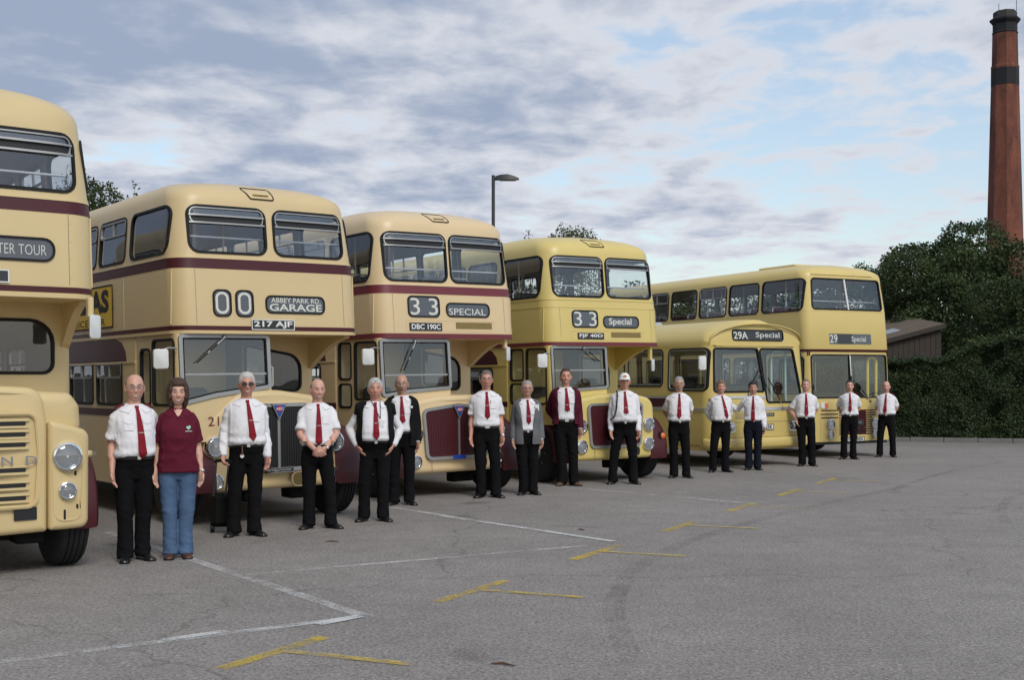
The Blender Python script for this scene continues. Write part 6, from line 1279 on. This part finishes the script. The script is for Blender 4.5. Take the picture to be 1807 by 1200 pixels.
        m.rings(rs, False, closed=False)
        for sx in (-1, 1):
            S, E, W, po = arms[sx]
            if jsl: A = [(V3(sx * .09, .012, 1.395), .060, .080), (S + V3(-sx * .012, 0, .014), .062, .074), (S.lerp(E, .14), .065, .072), (S.lerp(E, .45), .063, .067), (E, .059, .060), (E.lerp(W, .4), .055, .055), (E.lerp(W, .88), .050, .050), (E.lerp(W, .94), .048, .048)]
            else: A = [(V3(sx * .10, .012, 1.392), .066, .088), (S + V3(-sx * .012, 0, .010), .080, .098), (S + V3(sx * .022, 0, -.004), .078, .100), (S + V3(sx * .024, 0, -.006), .070, .092)]
            limb(m, dense(A, 4), V3(sx, .2, 0), 18)
        me = m.mesh('jacket', 0); o = bpy.data.objects.new('tmp', me); COL.objects.link(o); md = o.modifiers.new('s', 'SOLIDIFY'); md.thickness = .007; md.offset = 1; dg = bpy.context.evaluated_depsgraph_get(); m2 = bpy.data.meshes.new_from_object(o.evaluated_get(dg)); bpy.data.objects.remove(o); m2.name = 'jacket'; m2.materials.clear(); fix(m2, 50, False); jo_ = link('jacket' if jsl else 'gilet', m2, jm, rt)
        for sx in (-1, 1):                                   # lapels
            m = MB(); rs = []
            for k in range(10):
                t = k / 9; z = 1.436 - t * (.30 if jsl == 1 else .16); ft = (z - jhem) / (z1 - jhem); ga = gap0 + (gap1 - gap0) * (ft ** 1.2) if ft < .86 else gap1 + (.92 - gap1) * (ft - .86) / .14; wd = (.11 + .34 * min(1, t * 3)) * (1 - t) ** .7 + .03; rs.append([tuple(T.pt(z, sx * ga, .045)), tuple(T.pt(z, sx * (ga + wd * .5), .058)), tuple(T.pt(z, sx * (ga + wd), .053)), tuple(T.pt(z, sx * (ga + wd * .5), .043))])
            m.rings(rs); m.build('lapel', jm, jo_, 60)
    for fn in g('extras', ()): fn(rt, T, arms, hands, body)
    return rt
# --- small things worn
def watch(sx, m_='metal_clip'):
    def f(rt, T, arms, hands, body):
        S, E, W, po = arms[sx]; d = (W - E).normalized(); u = d.orthogonal().normalized(); v = d.cross(u); c = W - d * .012; m = MB(); m.tube([c + u * .032 * math.cos(a) + v * .032 * math.sin(a) for a in [2 * math.pi * k / 16 for k in range(16)]], .0055, 6, closed=True); o = m.build('watch', m_, rt); m = MB(); q = c + V3(sx * .02, -.030, 0); m.lathe([(.016, -.004), (.016, .006), (.013, .008)], q, (sx * .5, -1, 0), 14); m.build('watch_face', 'metal_clip', o)
    return f
def lanyard(rt, T, arms, hands, body):
    m = MB(); L_ = [T.front(-.055 * (1 - t) + .055 * t, 1.49 - .23 * t, .031) + V3(0, 0, 0) for t in (0.02, .2, .4, .6, .8, 1)]; m.tube(L_, .004, 6); m.tube([T.front(.058 + .0 * t, 1.485 - .225 * t, .031) for t in (0.02, .25, .5, .75, 1)], .004, 6); o = m.build('lanyard', 'trouser_navy', rt); m = MB(); q = T.front(.070, 1.20, .034); m.box(q.x - .027, q.x + .027, q.y - .003, q.y + .002, 1.155, 1.245, .003); m.build('pass_card', 'badge_white', o)
def name_badge(x, z, r=0.):
    def f(rt, T, arms, hands, body):
        q = T.front(x, z, .050); m = MB()
        if r: m.lathe([(r, -.004), (r, .004), (r * .9, .006)], q, (.3, -1, 0), 16)
        else: m.box(q.x - .030, q.x + .030, q.y - .004, q.y + .004, z - .048, z + .048, .003)
        m.build('name_badge', 'badge_white', rt)
    return f
def fob(rt, T, arms, hands, body):
    m = MB(); q = T.front(-.062, .955, .030); m.box(q.x - .008, q.x + .008, q.y - .004, q.y + .004, .875, .975, .003); o = m.build('watch_fob', 'leather', rt); m = MB(); q = T.front(-.062, .86, .036); m.lathe([(.026, -.008), (.026, .004), (.020, .008)], q, (0, -1, 0), 18); m.build('fob_case', 'leather', o); m = MB(); m.lathe([(.019, .0), (.019, .003)], q + V3(0, -.0075, 0), (0, -1, 0), 18); m.build('fob_dial', 'badge_white', o)
def pen(rt, T, arms, hands, body):
    q = T.front(.05, 1.335, .028); m = MB(); m.tube([q, q + V3(.002, 0, -.05)], .004, 6); m.build('pen', 'black', rt)
def holster(rt, T, arms, hands, body):
    q = T.front(-.10, .965, .030); m = MB(); m.box(q.x - .035, q.x + .035, q.y - .012, q.y + .006, .93, 1.0, .008); m.build('phone_pouch', 'nylon_black', rt)
def ring_(sx):
    def f(rt, T, arms, hands, body): pass
    return f
def GP(u, v):
    x, y = G(u, v); k = 1 + .09 / math.hypot(x, y); return (x * k, y * k)      # v is the row of the toes
PINK = (.60, .34, .255); RUDDY = (.56, .285, .205); TAN = (.49, .275, .19)
BJ = ('jacket_black', .80, 1, .55, .60)
people = [
 dict(at=GP(237, 992), h=1.75, label='bald smiling man in glasses with maroon epaulettes beside the woman', turn=14, style='bald', hair='hair_greybrown', glasses='clear', smile=1, belly=.45, epaulettes=True, arms=('side', 'behind'), stance=.085, skin=PINK, head_yaw=-8, extras=(), step=(-.02, .03), sway=.035, plump=.5, tie_len=.955, seed=1),
 dict(at=GP(314, 987), h=1.70, label='woman with a brown bob in a maroon polo shirt and blue jeans', turn=2, female=True, style='bob', hair='hair_brown', trousers='jeans', top='polo_maroon', arms=('side', 'side'), stance=.072, skin=(.58, .34, .25), smile=1, shoes='shoe_brown', build=.98, belly=.25, flare=1.0, extras=(watch(1),), toe=6, seed=2, shift=.0),
 dict(at=GP(435, 947), h=1.785, label='man in sunglasses and long sleeves holding a bag handle', turn=6, style='grey', hair='hair_white', glasses='sun', smile=.8, belly=.55, build=1.04, sleeve='long', arms=('hold', 'side'), stance=.105, skin=RUDDY, extras=(fob,), toe=26, tie_len=1.02, sway=.06, step=(.0, -.03), clip_z=1.24, seed=3, shift=-.025),
 dict(at=GP(560, 934), h=1.72, label='bald man with hands clasped in front of a radiator grille', turn=6, style='bald', hair='hair_greybrown', smile=.9, belly=.35, arms=('clasp', 'clasp'), stance=.125, skin=PINK, toe=30, sway=.0, tie_len=.97, extras=(watch(1, 'belt'),), head_yaw=10, step=(.0, -.03), head_pitch=4, seed=4, shift=.03),
 dict(at=GP(662, 921), h=1.73, label='white-haired man in an open black gilet with a lanyard', turn=2, style='grey', hair='hair_white', smile=.3, belly=.9, build=1.08, sleeve='long', jacket=('jacket_black', .93, 0, .78, .66), arms=('hip', 'hip'), stance=.115, skin=RUDDY, head_shades=True, toe=24, sway=.008, tie_len=1.0, extras=(lanyard,), plump=.8, step=(.0, -.02), seed=5, shift=-.02),
 dict(at=GP(709, 892), h=1.79, label='balding moustached man in a black blazer behind the gilet wearer', turn=-2, style='bald', hair='hair_greybrown', smile=.2, belly=.4, jacket=BJ, arms=('behind', 'side'), stance=.10, skin=TAN, moustache=True, glasses='clear', toe=24, sway=.03, tie_len=1.10, extras=(name_badge(.135, 1.315, .017),), seed=6),
 dict(at=GP(858, 879), h=1.86, label='tall man in glasses with a pen in his shirt pocket', turn=4, style='short', hair='hair_greybrown', glasses='clear', smile=.7, belly=.25, arms=('side', 'side'), stance=.10, skin=RUDDY, toe=24, tie_len=1.08, buckle=1.3, extras=(pen, watch(1)), pocket_m='shirt_white', step=(.0, -.02), clip_z=1.27, seed=7, shift=.03),
 dict(at=GP(930, 874), h=1.715, label='grey-haired man in glasses and a grey blazer', turn=6, style='short', hair='hair_grey', glasses='clear', smile=.9, belly=.15, build=.97, sleeve='long', jacket=('jacket_grey', .78, 1, .26, .62), arms=('side', 'side'), stance=.075, skin=TAN, extras=(name_badge(.140, 1.335),), toe=22, sway=.02, tie_len=1.08, seed=8, shift=.02),
 dict(at=GP(998, 858), h=1.92, label='tallest man, in an open maroon jacket and brown shoes', turn=6, style='crop', hair='hair_brown', smile=.9, belly=.15, sleeve='long', jacket=('jacket_maroon', .92, 2, .60, .62), arms=('behind', 'side'), stance=.085, skin=RUDDY, shoes='suede', toe=24, tie_len=1.10, buckle=1.2, sway=.02, seed=9, shift=.035),
 dict(at=GP(1102, 855), h=1.85, label='big man in a white baseball cap with a bag strap on his shoulder', turn=4, cap=True, hair='hair_grey', smile=.5, belly=.75, build=1.07, sleeve='long', arms=('side', 'side'), stance=.16, skin=RUDDY, toe=22, tie_len=1.10, plump=.8, sway=.02, seed=10, shift=-.02),
 dict(at=GP(1198, 844), h=1.795, label='grey-bearded man in glasses with his hands behind his back', turn=6, style='short', hair='hair_grey', glasses='clear', smile=.2, beard=(.30, .25, .22), belly=.5, arms=('behind', 'behind'), stance=.105, skin=TAN, toe=22, tie_len=1.02, extras=(), sway=-.02, seed=11, shift=.02),
 dict(at=GP(1272, 834), h=1.735, label='sandy-haired man in long sleeves with his neighbour\'s hand on his back', turn=14, style='full', hair='hair_sandy', smile=1, belly=.5, sleeve='long', arms=('behind', 'behind'), stance=.12, skin=RUDDY, toe=26, sway=.09, tie_len=1.02, head_yaw=-6, seed=12, shift=-.03),
 dict(at=GP(1329, 830), h=1.715, label='dark-haired man resting a hand on his neighbour\'s back', turn=2, style='full', hair='hair_dark', smile=.5, belly=.1, build=.97, sleeve='long', trousers='trouser_navy', arms=((((-.50, .09, 1.33)), (-.2, .6, -.8)), 'side'), stance=.085, skin=TAN, toe=18, sway=-.01, tie_len=.95, clip_z=1.17, seed=13),
 dict(at=GP(1422, 823), h=1.765, label='fair man in short sleeves with one hand in his pocket', turn=4, style='crop', hair='hair_sandy', smile=.9, belly=.3, arms=('pocket', 'behind'), stance=.095, skin=PINK, toe=20, sway=.0, tie_len=1.0, seed=14, shift=.025),
 dict(at=GP(1499, 811), h=1.75, label='young dark-haired man with maroon epaulettes in front of the striped grille', turn=6, style='crop', hair='hair_dark', smile=.1, belly=.1, epaulettes=True, arms=('behind', 'behind'), stance=.10, skin=PINK, toe=24, sway=.0, tie_len=1.04, extras=(holster,), seed=15, shift=-.02),
 dict(at=GP(1564, 807), h=1.73, label='bald man with maroon epaulettes standing beside the hedge', turn=-2, style='bald', hair='hair_dark', smile=.1, belly=.55, build=1.03, epaulettes=True, arms=('behind', 'behind'), stance=.145, skin=PINK, toe=16, sway=-.03, tie_len=1.0, stubble=True, seed=16),
]
for sp in people: person(sp)
# trolley bag held by the man in sunglasses
def trolley():
    x, y = GP(435, 947); a = math.atan2(-x, y) + R(6); s = 1.785 / 1.75; rt = empty('trolley_bag', (x, y, 0), a); tag(rt, 'black trolley bag with a raised handle behind the man in sunglasses', 'bag'); q = s
    hx, hy = -.27 * q, -.09 * q
    m = MB(); m.box(hx - .08, hx + .17, .24, .42, .07, .44, .05); m.build('bag_body', 'nylon_black', rt)
    for xx in (hx - .055, hx + .075): m = MB(); m.tube([(xx, .27, .42), (xx, hy - .02, .80 * q)], .011, 8); m.build('handle_tube', 'grey_plastic', rt)
    m = MB(); m.tube([(hx - .075, hy - .02, .79 * q), (hx - .055, hy - .02, .815 * q), (hx + .075, hy - .02, .815 * q), (hx + .095, hy - .02, .79 * q)], .019, 8); m.build('grip', 'nylon_black', rt)
    for xx in (hx - .06, hx + .15): m = MB(); m.lathe([(.055, -.02), (.055, .02), (.03, .024)], (xx, .36, .055), (1, 0, 0), 16); m.build('wheel', 'rubber', rt)
trolley()
def shoulder_bag(u, v, h, turn, sx, label, side_bag):
    x, y = GP(u, v); rt = empty('shoulder_bag', (x, y, 0), math.atan2(-x, y) + R(turn)); s = h / 1.75; rt.scale = (s, s, s); tag(rt, label, 'bag')
    T = Torso(.75, 1.07); fp = lambda x, z: tuple(T.front(sx * x, z, .034)); m = MB(); m.tube([(sx * .12, .13, 1.20), (sx * .125, .08, 1.42), (sx * .120, .01, 1.462), fp(.118, 1.42), fp(.122, 1.36), fp(.128, 1.28), fp(.136, 1.20), fp(.150, 1.12), fp(.175, 1.05), (sx * .235, -.01, 1.0), (sx * .22, .17, .93)], .010, 8); m.build('strap', 'nylon_black', rt)
    m = MB(); m.box(sx * .20 - .07, sx * .20 + .06, .16, .38, .68, .95, .05); m.build('bag_body', 'nylon_black', rt)
shoulder_bag(1102, 855, 1.85, 4, -1, 'black shoulder bag with a thin strap on the man in the cap', True)
